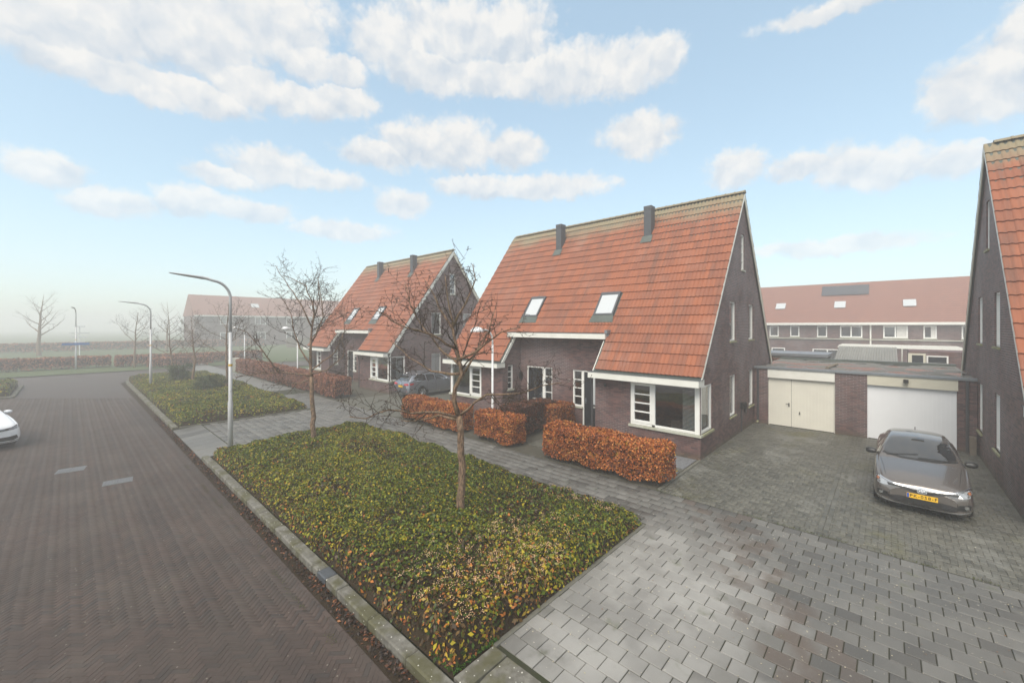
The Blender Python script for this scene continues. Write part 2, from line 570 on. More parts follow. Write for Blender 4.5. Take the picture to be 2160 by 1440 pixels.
def m_bark(name, c1, c2, moss):
    m, t = newmat(name)
    p = pos(t)
    s = t.v('MULTIPLY', p, (1, 1, .35))
    a = t.noise(s, 28, 5, .65)
    b = t.noise(p, 5, 3, .5)
    c = t.mix(t.ss(a.outputs[0], .35, .65), c1, c2)
    c = t.mix(t.m('MULTIPLY', t.ss(b.outputs[0], .5, .7), .5), c, moss)
    finish(t, c, .8, .25, 0, a.outputs[0], .9, .02)
    return m


def m_kerb():
    m, t = newmat('kerb_concrete')
    p = pos(t)
    a = t.noise(p, 7, 5, .65)
    b = t.noise(p, 60, 3, .6)
    g = t.noise(p, 2.2, 3, .6)
    c = t.mix(t.ss(a.outputs[0], .35, .7), (.11, .105, .09), (.20, .195, .175))
    c = t.mix(t.m('MULTIPLY', t.ss(g.outputs[0], .4, .62), .8), c, (.075, .072, .03))
    vor = t.n('ShaderNodeTexVoronoi', {'Vector': p, 'Scale': 13.0})
    c = t.mix(t.m('MULTIPLY', t.ss(t.m('ADD', vor.outputs['Distance'], t.m('MULTIPLY', a.outputs[0], .3)), .30, .22), .8), c, (.62, .61, .56))
    finish(t, c, .8, .3, 0, b.outputs[0], .5, .006)
    return m


def m_grass(name, c1, c2, c3):
    m, t = newmat(name)
    p = pos(t)
    a = t.noise(p, 18, 5, .7)
    b = t.noise(p, .5, 4, .6)
    c = t.mix(t.ss(a.outputs[0], .35, .65), c1, c2)
    c = t.mix(t.m('MULTIPLY', t.ss(b.outputs[0], .45, .7), .5), c, c3)
    finish(t, c, .85, .2, 0, a.outputs[0], 1.0, .05)
    return m


def m_flatroof():
    m, t = newmat('bitumen_with_puddles')
    p = pos(t)
    a = t.noise(p, 1.0, 3, .5)
    b = t.noise(p, 40, 3, .6)
    pud = t.ss(a.outputs[0], .5, .56)
    c = t.mix(t.ss(b.outputs[0], .3, .7), (.11, .10, .085), (.17, .16, .14))
    c = t.mix(pud, c, (.05, .05, .05))
    finish(t, c, t.m('MULTIPLY_ADD', pud, -.72, .78), .5, 0, t.m('MULTIPLY', b.outputs[0], t.m('SUBTRACT', 1.0, pud)), .4, .004)
    return m


M = dict(
    brick=m_brick(), tile=m_rooftile(),
    slab=m_paver('concrete_slab', (.115, .113, .106), (.165, .162, .152), (.085, .083, .078), brownline=True),
    klinker=m_paver('grey_klinker', (.088, .087, .074), (.135, .132, .112), (.070, .070, .060), moss=(.085, .085, .03), ds=.35, patchy=True),
    roadbrick=m_paver('brown_road_brick', (.052, .038, .032), (.072, .050, .042), (.044, .036, .033), wet=False, road=True, moss=(.055, .05, .025)),
    roadsheet=m_sheet_herring('road_far', (.052, .038, .032), (.072, .050, .042), (.062, .052, .045), .21, .07, R(45)),
    klinksheet=m_sheet_herring('driveway_far', (.088, .087, .074), (.135, .132, .112), (.08, .08, .06), .2, .1, 0),
    slabsheet=m_sheet_herring('pavement_far', (.145, .147, .145), (.20, .20, .195), (.14, .14, .125), .30, .27, R(90)),
    joint=plain('joint_sand', (.045, .044, .032), (.03, .036, .016), 14, .9, .2),
    soil=plain('damp_soil', (.035, .025, .017), (.05, .036, .02), 12, .9, .15, bs=.8, bd=.03),
    garden=plain('garden_ground', (.06, .058, .045), (.09, .085, .07), 9, .85, .2, bs=.6, bd=.01),
    gravel=plain('slate_gravel', (.12, .125, .14), (.30, .31, .33), 60, .7, .4, bs=1.0, bd=.03),
    kerb=m_kerb(), band=plain('edging_band', (.10, .10, .085), (.15, .145, .12), 16, .8, .3),
    white=plain('white_board', (.74, .74, .70), (.64, .64, .59), 3, .45, .4, bs=.05),
    frame=plain('white_window_frame', (.78, .78, .76), (.70, .70, .67), 3, .35, .45, bs=.03),
    cream=plain('cream_board', (.62, .60, .50), (.55, .53, .44), 3, .5, .4, bs=.05),
    sill=plain('stone_sill', (.50, .50, .46), (.33, .34, .24), 7, .7, .3),
    mossill=plain('mossy_sill', (.34, .33, .22), (.22, .22, .11), 8, .8, .3),
    zinc=plain('zinc', (.30, .32, .345), (.22, .24, .26), 5, .42, .5, .7, bs=.05),
    lead=plain('lead_flashing', (.11, .13, .12), (.07, .085, .075), 8, .55, .4, .2),
    anth=plain('anthracite_panel', (.055, .062, .072), (.075, .083, .093), 5, .5, .4),
    door=plain('black_door', (.013, .015, .019), (.018, .021, .026), 5, .3, .5, bs=.05),
    pipe=plain('dark_downpipe', (.045, .045, .05), (.06, .06, .065), 5, .45, .4),
    plastic=plain('black_plastic', (.012, .012, .013), (.02, .02, .02), 8, .4, .5),
    garagew=plain('white_garage_door', (.80, .82, .85), (.74, .76, .79), 2, .4, .45, bs=.04),
    garagec=plain('cream_garage_door', (.70, .685, .61), (.63, .615, .55), 2, .4, .45, bs=.04),
    blind=plain('blind_slat', (.55, .54, .51), (.48, .47, .44), 5, .5),
    curtain=plain('net_curtain', (.62, .61, .58), (.48, .47, .45), 9, .9, .1),
    interior=plain('room_interior', (.10, .085, .07), (.06, .05, .045), 2, .8, .2),
    wood=plain('weathered_wood', (.16, .13, .10), (.22, .19, .15), 6, .8, .2),
    glass=m_glass(), skyglass=m_darkglass('skylight_glass', (.50, .53, .55)), dglass=m_darkglass('car_glass'),
    farglass=m_darkglass('far_window_glass', (.03, .035, .04)),
    flat=m_flatroof(), lamp=plain('lamp_grey', (.50, .51, .52), (.42, .43, .44), 6, .45, .5, .1, bs=.06),
    lampwhite=plain('lamp_white', (.72, .73, .74), (.64, .65, .66), 6, .35, .5, bs=.03),
    leaf=m_leaf('leaf'), deadleaf=m_leaf('beech_leaf', .5, .2, .3),
    bark=m_bark('bark', (.075, .048, .033), (.26, .175, .115), (.11, .095, .045)),
    twig=m_bark('twig_bark', (.028, .020, .016), (.072, .050, .036), (.06, .052, .025)),
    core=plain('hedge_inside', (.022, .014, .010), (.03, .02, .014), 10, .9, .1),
    grass=m_grass('lawn', (.062, .088, .036), (.085, .115, .048), (.10, .115, .06)),
    moss=m_leaf('moss_leaf', .7, .2, .2),
    farroof=plain('far_tile', (.34, .13, .085), (.25, .10, .07), 3, .75, .3), solar=m_darkglass('solar_panel', (.02, .022, .03)),
    corrugated=plain('corrugated_sheet', (.20, .20, .19), (.27, .27, .25), 4, .75, .3),
    paint=m_paint('taupe_car_paint', (.165, .148, .138), .65, .24), silver=m_paint('silver_car_paint', (.23, .25, .29), .7, .28),
    whitepaint=m_paint('white_car_paint', (.72, .75, .79), .0, .25),
    chrome=plain('chrome', (.75, .76, .78), (.68, .69, .71), 5, .12, .6, 1.0, bs=.0), tyre=plain('tyre_rubber', (.018, .018, .018), (.028, .027, .026), 10, .85, .2),
    alloy=plain('alloy_rim', (.42, .43, .44), (.34, .35, .36), 8, .35, .5, .7, bs=.02),
    plate=plain('yellow_plate', (.80, .47, .02), (.74, .43, .02), 5, .4, .4, bs=0), plateblue=plain('plate_blue', (.02, .10, .45), None, 5, .4),
    ink=plain('plate_ink', (.01, .01, .012), None, 5, .5), redlamp=plain('rear_lamp_red', (.42, .015, .02), (.30, .01, .015), 9, .12, .6, bs=0),
    amber=plain('amber_lens', (.30, .11, .05), None, 9, .15, .6, bs=0), lens=plain('headlamp_lens', (.42, .45, .48), (.22, .23, .25), 22, .08, .7, .3, bs=0),
    signblue=plain('sign_blue', (.05, .16, .42), None, 5, .4), yellow=plain('yellow_band', (.60, .38, .04), None, 5, .5),
    iron=plain('cast_iron', (.13, .135, .14), (.19, .195, .20), 20, .5, .5, .5, bs=.6, bd=.01),
    numeral=plain('house_numeral', (.55, .55, .53), None, 5, .4, .5, .4),
    berry=plain('cream_berry', (.72, .50, .28), (.62, .36, .22), 20, .4, .4, bs=0),
    glow=None)
# ------------------------------------------------------------------ ground, road, pavements
def sheet(name, polys, mat, z, kind='structure', parent=None):
    b = MB()
    for p in polys:
        b.face([(x, y, z) for x, y in p])
    o = b.build(name, mat, parent)
    if kind: o['kind'] = kind
    return o


def rect(x0, y0, x1, y1):
    return [(x0, y0), (x1, y0), (x1, y1), (x0, y1)]


def stone_template(lx, ly, h=.05, c=.006):
    b = MB()
    b.bbox(-lx / 2, -ly / 2, -h, lx / 2, ly / 2, 0, c)
    b.f = b.f[:-1]          # no underside
    return np.array(b.v), np.array(b.f)


def stone_mesh(name, lx, ly, mat, h=.05, c=.006):
    v, f = stone_template(lx, ly, h, c)
    me = bpy.data.meshes.new(name)
    me.from_pydata(v.tolist(), [], f.tolist())
    me.materials.append(mat)
    return me


def inst_mesh(name, tv, tf, xyz, ang, tilt, mat):
    n = len(xyz); k = len(tv)
    ca, sa = np.cos(ang)[:, None], np.sin(ang)[:, None]
    x = tv[None, :, 0]; y = tv[None, :, 1]; z = tv[None, :, 2]
    z2 = z + x * tilt[:, 0:1] + y * tilt[:, 1:2]
    V = np.stack([x * ca - y * sa + xyz[:, 0:1], x * sa + y * ca + xyz[:, 1:2], z2 + xyz[:, 2:3]], -1).reshape(-1, 3)
    F = (tf[None] + (np.arange(n) * k)[:, None, None]).reshape(-1, 4)
    me = bpy.data.meshes.new(name)
    me.vertices.add(len(V)); me.vertices.foreach_set('co', V.astype(np.float32).ravel())
    me.loops.add(F.size); me.loops.foreach_set('vertex_index', F.astype(np.int32).ravel())
    me.polygons.add(len(F))
    me.polygons.foreach_set('loop_start', np.arange(0, F.size, 4, dtype=np.int32))
    me.polygons.foreach_set('loop_total', np.full(len(F), 4, dtype=np.int32))
    me.update(calc_edges=True)
    me.materials.append(mat)
    return me


def lay(parent, name, lx, ly, pts, mat, z, n_ind=300, jz=.003, jt=.012, c=.006):
    """pts: array (x, y, angle). The nearest n_ind that the camera sees become objects of their own."""
    pts = np.asarray(pts, float)
    dep = pts[:, 0] * FWD[0] + pts[:, 1] * FWD[1]
    lat = pts[:, 0] * RGT[0] + pts[:, 1] * RGT[1]
    px = lat / np.maximum(dep, .1)
    py = (CAM_H - z) / np.maximum(dep, .1)
    seen = (np.abs(px) < 1.25) & (py < .872) & (dep > 1)
    key = np.where(seen, dep, dep + 1000)
    order = np.argsort(key)
    zs = z + nrg.normal(0, jz, len(pts))
    tl = nrg.normal(0, jt, (len(pts), 2))
    me = stone_mesh(name, lx, ly, mat, c=c)
    ind = order[:n_ind]
    for i in ind:
        o = linkobj(name, me, parent, (pts[i, 0], pts[i, 1], zs[i]))
        o.rotation_euler = (tl[i, 1], -tl[i, 0], pts[i, 2])
    rest = order[n_ind:]
    if len(rest):
        tv, tf = stone_template(lx, ly, c=c)
        o = linkobj(name + '_field', inst_mesh(name + '_field', tv, tf, np.c_[pts[rest, 0], pts[rest, 1], zs[rest]], pts[rest, 2], tl[rest], mat), parent)
        o['kind'] = 'stuff'


def herring(w, n, rot, x0, x1, y0, y1, test):
    cx, cy = (x0 + x1) / 2, (y0 + y1) / 2
    rad = math.hypot(x1 - x0, y1 - y0) / 2 + 1
    k = int(rad / w) + 2
    c, r = np.meshgrid(np.arange(-k, k), np.arange(-k, k))
    md = (c - r) % (2 * n)
    hx, hy = (c + n / 2) * w, (r + .5) * w
    vx, vy = (c + .5) * w, (r + n / 2) * w
    A = np.c_[hx[md == 0], hy[md == 0], np.zeros((md == 0).sum())]
    B = np.c_[vx[md == 2 * n - 1], vy[md == 2 * n - 1], np.full((md == 2 * n - 1).sum(), math.pi / 2)]
    P = np.r_[A, B]
    ca, sa = math.cos(rot), math.sin(rot)
    Q = np.c_[P[:, 0] * ca - P[:, 1] * sa + cx, P[:, 0] * sa + P[:, 1] * ca + cy, P[:, 2] + rot]
    return Q[test(Q[:, 0], Q[:, 1])]


ground = sheet('ground', [rect(-1500, -600, 1500, 2500)], M['grass'], -.22)
lawn = sheet('lawn', [[(-500, 56.5), (5.5, 54.6), (500, 52), (500, 900), (-500, 900)]], M['grass'], -.03)
ZR = -.10
road = sheet('road', [rect(-40, -30, 2.712, 58), [(2.712, 43.6), (3.4, 46.2), (5.0, 48.0), (7, 48.8), (60, 47.5), (60, 56), (2.712, 58)]], M['roadsheet'], ZR - .006)


def in_road(x, y):
    d, l = x * FWD[0] + y * FWD[1], x * RGT[0] + y * RGT[1]
    return (x < 2.62) & (x > -7.5) & (d > 3.2) & (d < 25) & (np.abs(l) / np.maximum(d, .1) < 1.5)


lay(road, 'road_brick', .2075, .0672, herring(.07, 3, R(45), -8, 3, -2, 36, in_road), M['roadbrick'], ZR, 300, .0009, .003, .0014)
# edge course of the road, bricks laid lengthwise
edge = np.array([(2.675, y, math.pi / 2) for y in np.arange(1.0, 44, .205)])
lay(road, 'edge_brick', .2, .064, edge, M['roadbrick'], ZR, 60, .0015, .006, .004)

gutter = sheet('gutter', [rect(2.71, -6, 2.96, 43.6)], M['soil'], ZR - .012)
NG = 2600
gx = 2.72 + .21 * nrg.random(NG) ** .6
gy = 2.5 + nrg.random(NG) ** 1.3 * 24
gP = np.c_[gx, gy, ZR - .008 + nrg.random(NG) * .035]
gcol = np.array([(.20, .07, .03), (.10, .045, .025), (.05, .03, .022), (.28, .12, .05), (.035, .026, .022)])[nrg.choice(5, NG, p=[.08, .17, .38, .04, .33])] * (.7 + .6 * nrg.random((NG, 1)))
lo = linkobj('fallen_leaves', np_quads('fallen_leaves', leaf_quads(gP, unit(nrg.normal(0, .45, (NG, 3)) + (0, 0, 1)), .045 + .03 * nrg.random(NG)), NG, M['deadleaf'], gcol), None)
tag(lo, 'dark fallen leaves lying in the gutter beside the kerb', 'fallen leaves', kind='stuff')

# ---- kerbs: each stone is a part
kerb = sheet('kerb', [rect(2.95, 3.6, 3.17, 16.7), rect(2.95, 22.2, 3.17, 43.6)], M['joint'], ZR - .003)
kv = stone_mesh('kerb_stone', .205, .99, M['kerb'], .16, .022)
ks = [y for y in np.arange(4.1, 16.2, 1.0)]
for y in ks + [y for y in np.arange(22.75, 43, 1.0)]:
    if abs(y - 7.1) < .3: continue
    o = linkobj('kerb_stone', kv, kerb, (3.055 + rng.uniform(-.006, .006), y, .028 + rng.uniform(-.006, .006)))
    o.rotation_euler = (rng.uniform(-.004, .004), rng.uniform(-.01, .01), rng.uniform(-.006, .006))
# the stone with the dark drain inlet let in
MB().bbox(2.952, 6.62, -.13, 3.158, 7.02, .026, .02).build('kerb_stone', M['kerb'], kerb)
MB().bbox(2.945, 7.03, -.13, 3.165, 7.36, .018, .02).build('drain_inlet', M['anth'], kerb)
MB().bbox(2.952, 7.37, -.13, 3.158, 7.59, .026, .02).build('kerb_stone', M['kerb'], kerb)
# bend of the kerb at the junction
bend = [(3.06, 43.4), (3.2, 44.6), (3.6, 45.9), (4.3, 47.0), (5.3, 47.8), (6.6, 48.3), (8.4, 48.5)]
for a, b in zip(bend[:-1], bend[1:]):
    L = math.dist(a, b)
    o = MB().bbox(-L / 2, -.1, -.14, L / 2, .1, .028, .02).build('kerb_stone', M['kerb'], kerb, loc=((a[0] + b[0]) / 2, (a[1] + b[1]) / 2, 0))
    o.rotation_euler.z = math.atan2(b[1] - a[1], b[0] - a[0])
# heavy end blocks where the kerb meets the ramp
MB().bbox(3.18, 3.66, -.13, 3.86, 3.90, .055, .03).build('kerb_end_block', M['kerb'], kerb)
q = MB()
q.prism([(2.96, -.12), (3.86, -.12), (3.86, .012), (3.5, .010), (2.96, -.075)], 1, 3.08, 3.645)
q.build('ramp_block', M['kerb'], kerb)
for y0 in (2.5, 1.92):
    q = MB(); q.prism([(2.96, -.12), (3.86, -.12), (3.86, .006), (2.96, -.085)], 1, y0, y0 + .57); q.build('ramp_block', M['kerb'], kerb)
for y0 in np.arange(16.75, 22.1, .6):
    q = MB(); q.prism([(2.96, -.12), (3.9, -.12), (3.9, .006), (2.96, -.085)], 1, y0, y0 + .59); q.build('ramp_block', M['slab'], kerb)

# ---- pavement of grey slabs
PZ = 0.0
pave = sheet('pavement', [rect(3.86, -9, 10.46, 3.93), rect(8.46, 3.93, 10.46, 62), rect(3.9, 16.42, 8.46, 22.1)], M['joint'], PZ - .016)
MB().box(8.46, 30, -.012, 10.46, 62, -.001).build('far_slabs', M['slabsheet'], pave)
pts = []
for i in range(0, 27):
    x = 10.30 - .27 * i
    st = .15 if i % 2 else 0
    for j in range(-12, 104):
        y = -3.3 + .30 * j + st
        a = (x > 3.9) and y < 3.75
        b = (x > 8.6) and 3.75 <= y < 30
        c = (4.0 < x <= 8.6) and 16.62 < y < 22.0
        if a or b or c: pts.append((x, y, 0))
halves = []
for i in range(0, 27):
    x = 10.30 - .27 * i
    if 3.9 < x <= 8.6:
        st = .15 if i % 2 else 0
        ys = [-3.3 + .30 * j + st for j in range(-12, 104)]
        top = max(y for y in ys if y < 3.75)
        if 3.86 - (top + .15) > .08: halves.append((x, (top + .15 + 3.865) / 2 + .002, 0))
lay(pave, 'half_slab', .259, .116, halves, M['slab'], PZ, 40, .0025, .006)
lay(pave, 'paving_slab', .259, .289, pts, M['slab'], PZ, 300, .0025, .006)
# thin edging bands round the beds
ed = MB()
ed.bbox(3.88, 3.87, -.1, 8.46, 3.94, .018, .008)
ed.bbox(8.40, 3.945, -.1, 8.47, 16.35, .018, .008)
ed.bbox(3.9, 16.36, -.1, 8.46, 16.43, .018, .008)
ed.bbox(3.18, 22.1, -.1, 8.46, 22.17, .03, .008)
ed.bbox(8.40, 22.175, -.1, 8.47, 44, .018, .008)
eo = ed.build('bed_edging', M['band']); eo['kind'] = 'structure'
# fallen petals and specks on the slabs
NS = 900
sx = 3.9 + nrg.random(NS) * 7.5; sy = -1.5 + nrg.random(NS) * 6.5
sP = np.c_[sx, sy, np.full(NS, PZ + .008)]
ok = ~((sx < 8.5) & (sy > 3.85))
sP = sP[ok]
sc = np.array([(.50, .45, .33), (.42, .38, .27), (.25, .12, .05)])[nrg.choice(3, len(sP), p=[.55, .38, .07])]
lo = linkobj('fallen_petals', np_quads('fallen_petals', leaf_quads(sP, unit(nrg.normal(0, .12, (len(sP), 3)) + (0, 0, 1)), .012 + .018 * nrg.random(len(sP)) ** 2, .7), len(sP), M['deadleaf'], sc))
tag(lo, 'pale specks and fallen petals scattered over the grey pavement', 'petals', kind='stuff')

# ---- driveways of klinker bricks
drive = sheet('driveway', [rect(10.46, -2.25, 20.9, 4.5), rect(10.46, -9, 13.6, -2.25)], M['klinksheet'], -.010)


def in_drive(x, y):
    return (x > 10.66) & (x < 20.78) & (y > -2.12) & (y < 4.37) & (np.abs(y - 1.03) > .15)


lay(drive, 'driveway_brick', .193, .094, herring(.0985, 2, 0, 10.6, 20.8, -2.2, 4.5, in_drive), M['klinker'], 0, 300, .0028, .012, .007)
sold = [(10.57, y, math.pi / 2 * 0) for y in np.arange(-2.0, 4.4, .0985)]
lay(drive, 'border_brick', .17, .093, sold, M['klinker'], 0, 40, .002, .01, .007)
mid = [(x, 1.03 + dy, 0) for x in np.arange(10.78, 20.7, .198) for dy in (-.05, .05)]
lay(drive, 'divider_brick', .193, .094, mid, M['klinker'], .002, 40, .002, .01, .007)
drive2 = sheet('driveway', [rect(10.46, 17.2, 20.9, 23.3), rect(10.46, 36.0, 20.9, 44)], M['klinksheet'], -.004)
bb = MB(); bb.bbox(10.46, 17.3, -.1, 10.54, 23.2, .012, .006)
bb.build('edging_band', M['band'], drive2)
garden = sheet('front_garden', [rect(10.46, 4.5, 15.1, 17.2), rect(10.46, 23.3, 15.1, 36.0)], M['garden'], -.012)
MB().box(11.4, 8.35, -.05, 15.0, 9.75, -.002).build('garden_path', M['klinksheet'], garden)
MB().box(11.4, 11.95, -.05, 15.0, 12.75, -.002).build('garden_path', M['klinksheet'], garden)
MB().box(12.55, 4.56, -.05, 13.70, 5.5, 0.003).build('gravel_strip', M['gravel'], garden)
MB().box(11.35, 4.56, -.05, 12.2, 5.5, 0.003).build('gravel_strip', M['gravel'], garden)
MB().box(12.22, 4.53, -.05, 12.53, 8.3, 0.0).build('garden_path', M['klinksheet'], garden)
q = MB(); q.bbox(10.54, 4.42, -.1, 13.72, 4.50, .02, .008); q.build('edging_band', M['band'], garden)
back = sheet('back_gardens', [rect(20.9, -30, 62, 60), rect(13.6, -30, 20.9, -2.25), rect(15.1, 4.5, 20.9, 17.2), rect(15.1, 23.3, 20.9, 36), rect(20.9, -2.3, 21, 4.5)], M['garden'], -.03)


# manhole covers in the road
def manhole(cx, cy, L, wd, label, rz):
    th = thing('manhole_cover', label, 'manhole cover', (cx, cy, ZR), rz, 'manhole covers in the road')
    b = MB(); b.box(-L / 2, -wd / 2, -.05, L / 2, wd / 2, .002); b.build('frame', M['iron'], th)
    g = MB()
    g.bbox(-L / 2 + .03, -wd / 2 + .03, 0, -.01, wd / 2 - .03, .008, .003)
    g.bbox(.01, -wd / 2 + .03, 0, L / 2 - .03, wd / 2 - .03, .008, .003)
    g.build('lid', M['iron'], th)
    s = MB()
    for i in range(9):
        for j in range(4):
            x = -L / 2 + .07 + i * (L - .14) / 8; y = -wd / 2 + .08 + j * (wd - .16) / 3
            s.box(x - .014, y - .008, .006, x + .014, y + .008, .013)
    s.build('studs', M['iron'], th)['kind'] = 'stuff'


manhole(.04, 18.45, .62, .52, 'pale iron manhole cover farther up the road, left of the other one', R(-10))
manhole(.94, 16.10, .62, .48, 'pale iron manhole cover nearer the kerb, right of the other one', R(-6))
# ------------------------------------------------------------------ houses
UR, ZRIDGE, K = 5.16, 9.80, 1.371          # ridge position, height and front slope (local to the house)
EU, EZ = -.10, 2.66                        # lower eave line
LEN = 12.70


def zroof(u):
    return EZ + K * (u - EU)


def zback(u):
    return ZRIDGE - (u - UR) * K


def holed_wall(b, outer, holes, to3, rev, m=0):
    """flat wall with rectangular openings; to3(a, z, depth) maps to 3D; reveals run inwards by rev"""
    polys = [[Vector((a, z, 0)) for a, z in outer]]
    for (a0, z0, a1, z1) in holes:
        polys.append([Vector((a0, z0, 0)), Vector((a0, z1, 0)), Vector((a1, z1, 0)), Vector((a1, z0, 0))])
    flat = [p for pl in polys for p in pl]
    for tri in tessellate_polygon(polys):
        b.face([to3(flat[i].x, flat[i].y, 0) for i in tri], m)
    for (a0, z0, a1, z1) in holes:
        c = [(a0, z0), (a1, z0), (a1, z1), (a0, z1)]
        for i in range(4):
            p, q = c[i], c[(i + 1) % 4]
            b.face([to3(p[0], p[1], 0), to3(q[0], q[1], 0), to3(q[0], q[1], rev), to3(p[0], p[1], rev)], m)


def frame_box(b, to3, a0, z0, a1, z1, d0, d1):
    p = to3(a0, z0, d0); q = to3(a1, z1, d1)
    b.box(*p, *q)


def window(h, to3, a0, z0, a1, z1, rev=.09, rows=1, cols=1, sill=True, fw=.055, sash=True, sillmat='mossill', curtain=None, bars=None):
    """a window part with frame, pane, glazing bars and sill as sub-parts"""
    f = MB()
    d0, d1 = rev - .05, rev + .02
    frame_box(f, to3, a0, z0, a0 + fw, z1, d0, d1)
    frame_box(f, to3, a1 - fw, z0, a1, z1, d0, d1)
    frame_box(f, to3, a0 + fw, z0, a1 - fw, z0 + fw, d0, d1)
    frame_box(f, to3, a0 + fw, z1 - fw, a1 - fw, z1, d0, d1)
    for c in range(1, cols):
        x = a0 + (a1 - a0) * c / cols
        frame_box(f, to3, x - fw * .6, z0 + fw, x + fw * .6, z1 - fw, d0 + .004, d1)
    w = f.build('window', M['frame'], h)
    g = MB()
    g.face([to3(a0 + fw * .8, z0 + fw * .8, rev), to3(a1 - fw * .8, z0 + fw * .8, rev), to3(a1 - fw * .8, z1 - fw * .8, rev), to3(a0 + fw * .8, z1 - fw * .8, rev)])
    g.build('pane', M['glass'], w)
    if rows > 1:
        for r in range(1, rows):
            z = z0 + fw + (z1 - z0 - 2 * fw) * r / rows
            x0, x1 = bars or (a0 + fw, a1 - fw)
            g = MB(); frame_box(g, to3, x0, z - .016, x1, z + .016, rev - .03, rev + .01)
            g.build('glazing_bar', M['frame'], w)
    if sill:
        s = MB(); frame_box(s, to3, a0 - .04, z0 - .06, a1 + .04, z0, -.05, rev)
        s.build('sill', M[sillmat], w)
    if curtain:
        kd, x0, x1, zz0, zz1 = curtain
        if kd == 'blind':
            s = MB()
            z = zz0
            while z < zz1:
                frame_box(s, to3, x0, z, x1, z + .012, rev + .10, rev + .135)
                z += .045
            o = s.build('blind_slats', M['blind'], w)
        else:
            s = MB(); n = 14
            for i in range(n):
                xa, xb = x0 + (x1 - x0) * i / n, x0 + (x1 - x0) * (i + 1) / n
                da, db = rev + .12 + .02 * (i % 2), rev + .12 + .02 * ((i + 1) % 2)
                s.face([to3(xa, zz0, da), to3(xb, zz0, db), to3(xb, zz1, db), to3(xa, zz1, da)])
            s.build('curtain', M['curtain'], w)
    return w


# one tile of the roof: two rolls, 0.30 wide, laid from its lower edge upwards
TW = .2993
NRB = 21
SL = math.hypot(UR - EU, ZRIDGE - EZ)
GA = SL / NRB
dirU = Vector((UR - EU, 0, ZRIDGE - EZ)).normalized()        # up the slope
nrmU = Vector((-dirU.z, 0, dirU.x))


def tile_mesh():
    me = bpy.data.meshes.new('roof_tile')
    prof = [(0, .004), (.045, .002), (.085, .022), (.125, .026), (.15, .006), (.195, .002), (.235, .022), (.275, .026), (.302, .006)]
    v = []; f = []
    for (L, lift) in ((-.012, .042), (GA + .03, .002)):
        for a, hh in prof:
            p = dirU * L + nrmU * (hh + lift)
            v.append((p.x, a, p.z))
    n = len(prof)
    for i in range(n - 1):
        f.append((i, i + 1, n + i + 1, n + i))
    b = len(v)
    for a, hh in prof:
        p = dirU * -.012 + nrmU * (hh + .042); v.append((p.x, a, p.z))
    for a, hh in prof:
        p = dirU * -.010 + nrmU * (hh + .004); v.append((p.x, a, p.z))
    for i in range(n - 1):
        f.append((b + i + n, b + i + n + 1, b + i + 1, b + i))
    f = [tuple(reversed(q)) for q in f]
    me.from_pydata(v, [], f)
    me.materials.append(M['tile'])
    me.polygons.foreach_set('use_smooth', [True] * (n - 1) + [False] * (n - 1))
    return me


TILE = tile_mesh()
TV = np.empty(len(TILE.vertices) * 3); TILE.vertices.foreach_get('co', TV); TV = TV.reshape(-1, 3)
TF = np.array([p.vertices[:] for p in TILE.polygons])


def tile_field(name, pts, mirror, h):
    """pts (u, v, z) lower corners; mirror flips the tile to the back slope"""
    n = len(pts); k = len(TV)
    T = TV.copy()
    F = TF
    if mirror:
        T = T * np.array([-1, 1, 1]); F = TF[:, ::-1]
    P = np.asarray(pts)
    V = (T[None] + P[:, None, :] + nrg.normal(0, .0015, (n, 1, 3))).reshape(-1, 3)
    FF = (F[None] + (np.arange(n) * k)[:, None, None]).reshape(-1, 4)
    me = bpy.data.meshes.new(name)
    me.vertices.add(len(V)); me.vertices.foreach_set('co', V.astype(np.float32).ravel())
    me.loops.add(FF.size); me.loops.foreach_set('vertex_index', FF.astype(np.int32).ravel())
    me.polygons.add(len(FF))
    me.polygons.foreach_set('loop_start', np.arange(0, FF.size, 4, dtype=np.int32))
    me.polygons.foreach_set('loop_total', np.full(len(FF), 4, dtype=np.int32))
    sm = np.tile(np.array([True] * 8 + [False] * 8), n)
    me.update(calc_edges=True)
    me.polygons.foreach_set('use_smooth', sm)
    me.materials.append(M['tile'])
    o = linkobj(name, me, h)
    o['kind'] = 'stuff'
    return o


V1, V2 = 3.87, 8.83                        # recess between the wings
NW = 43


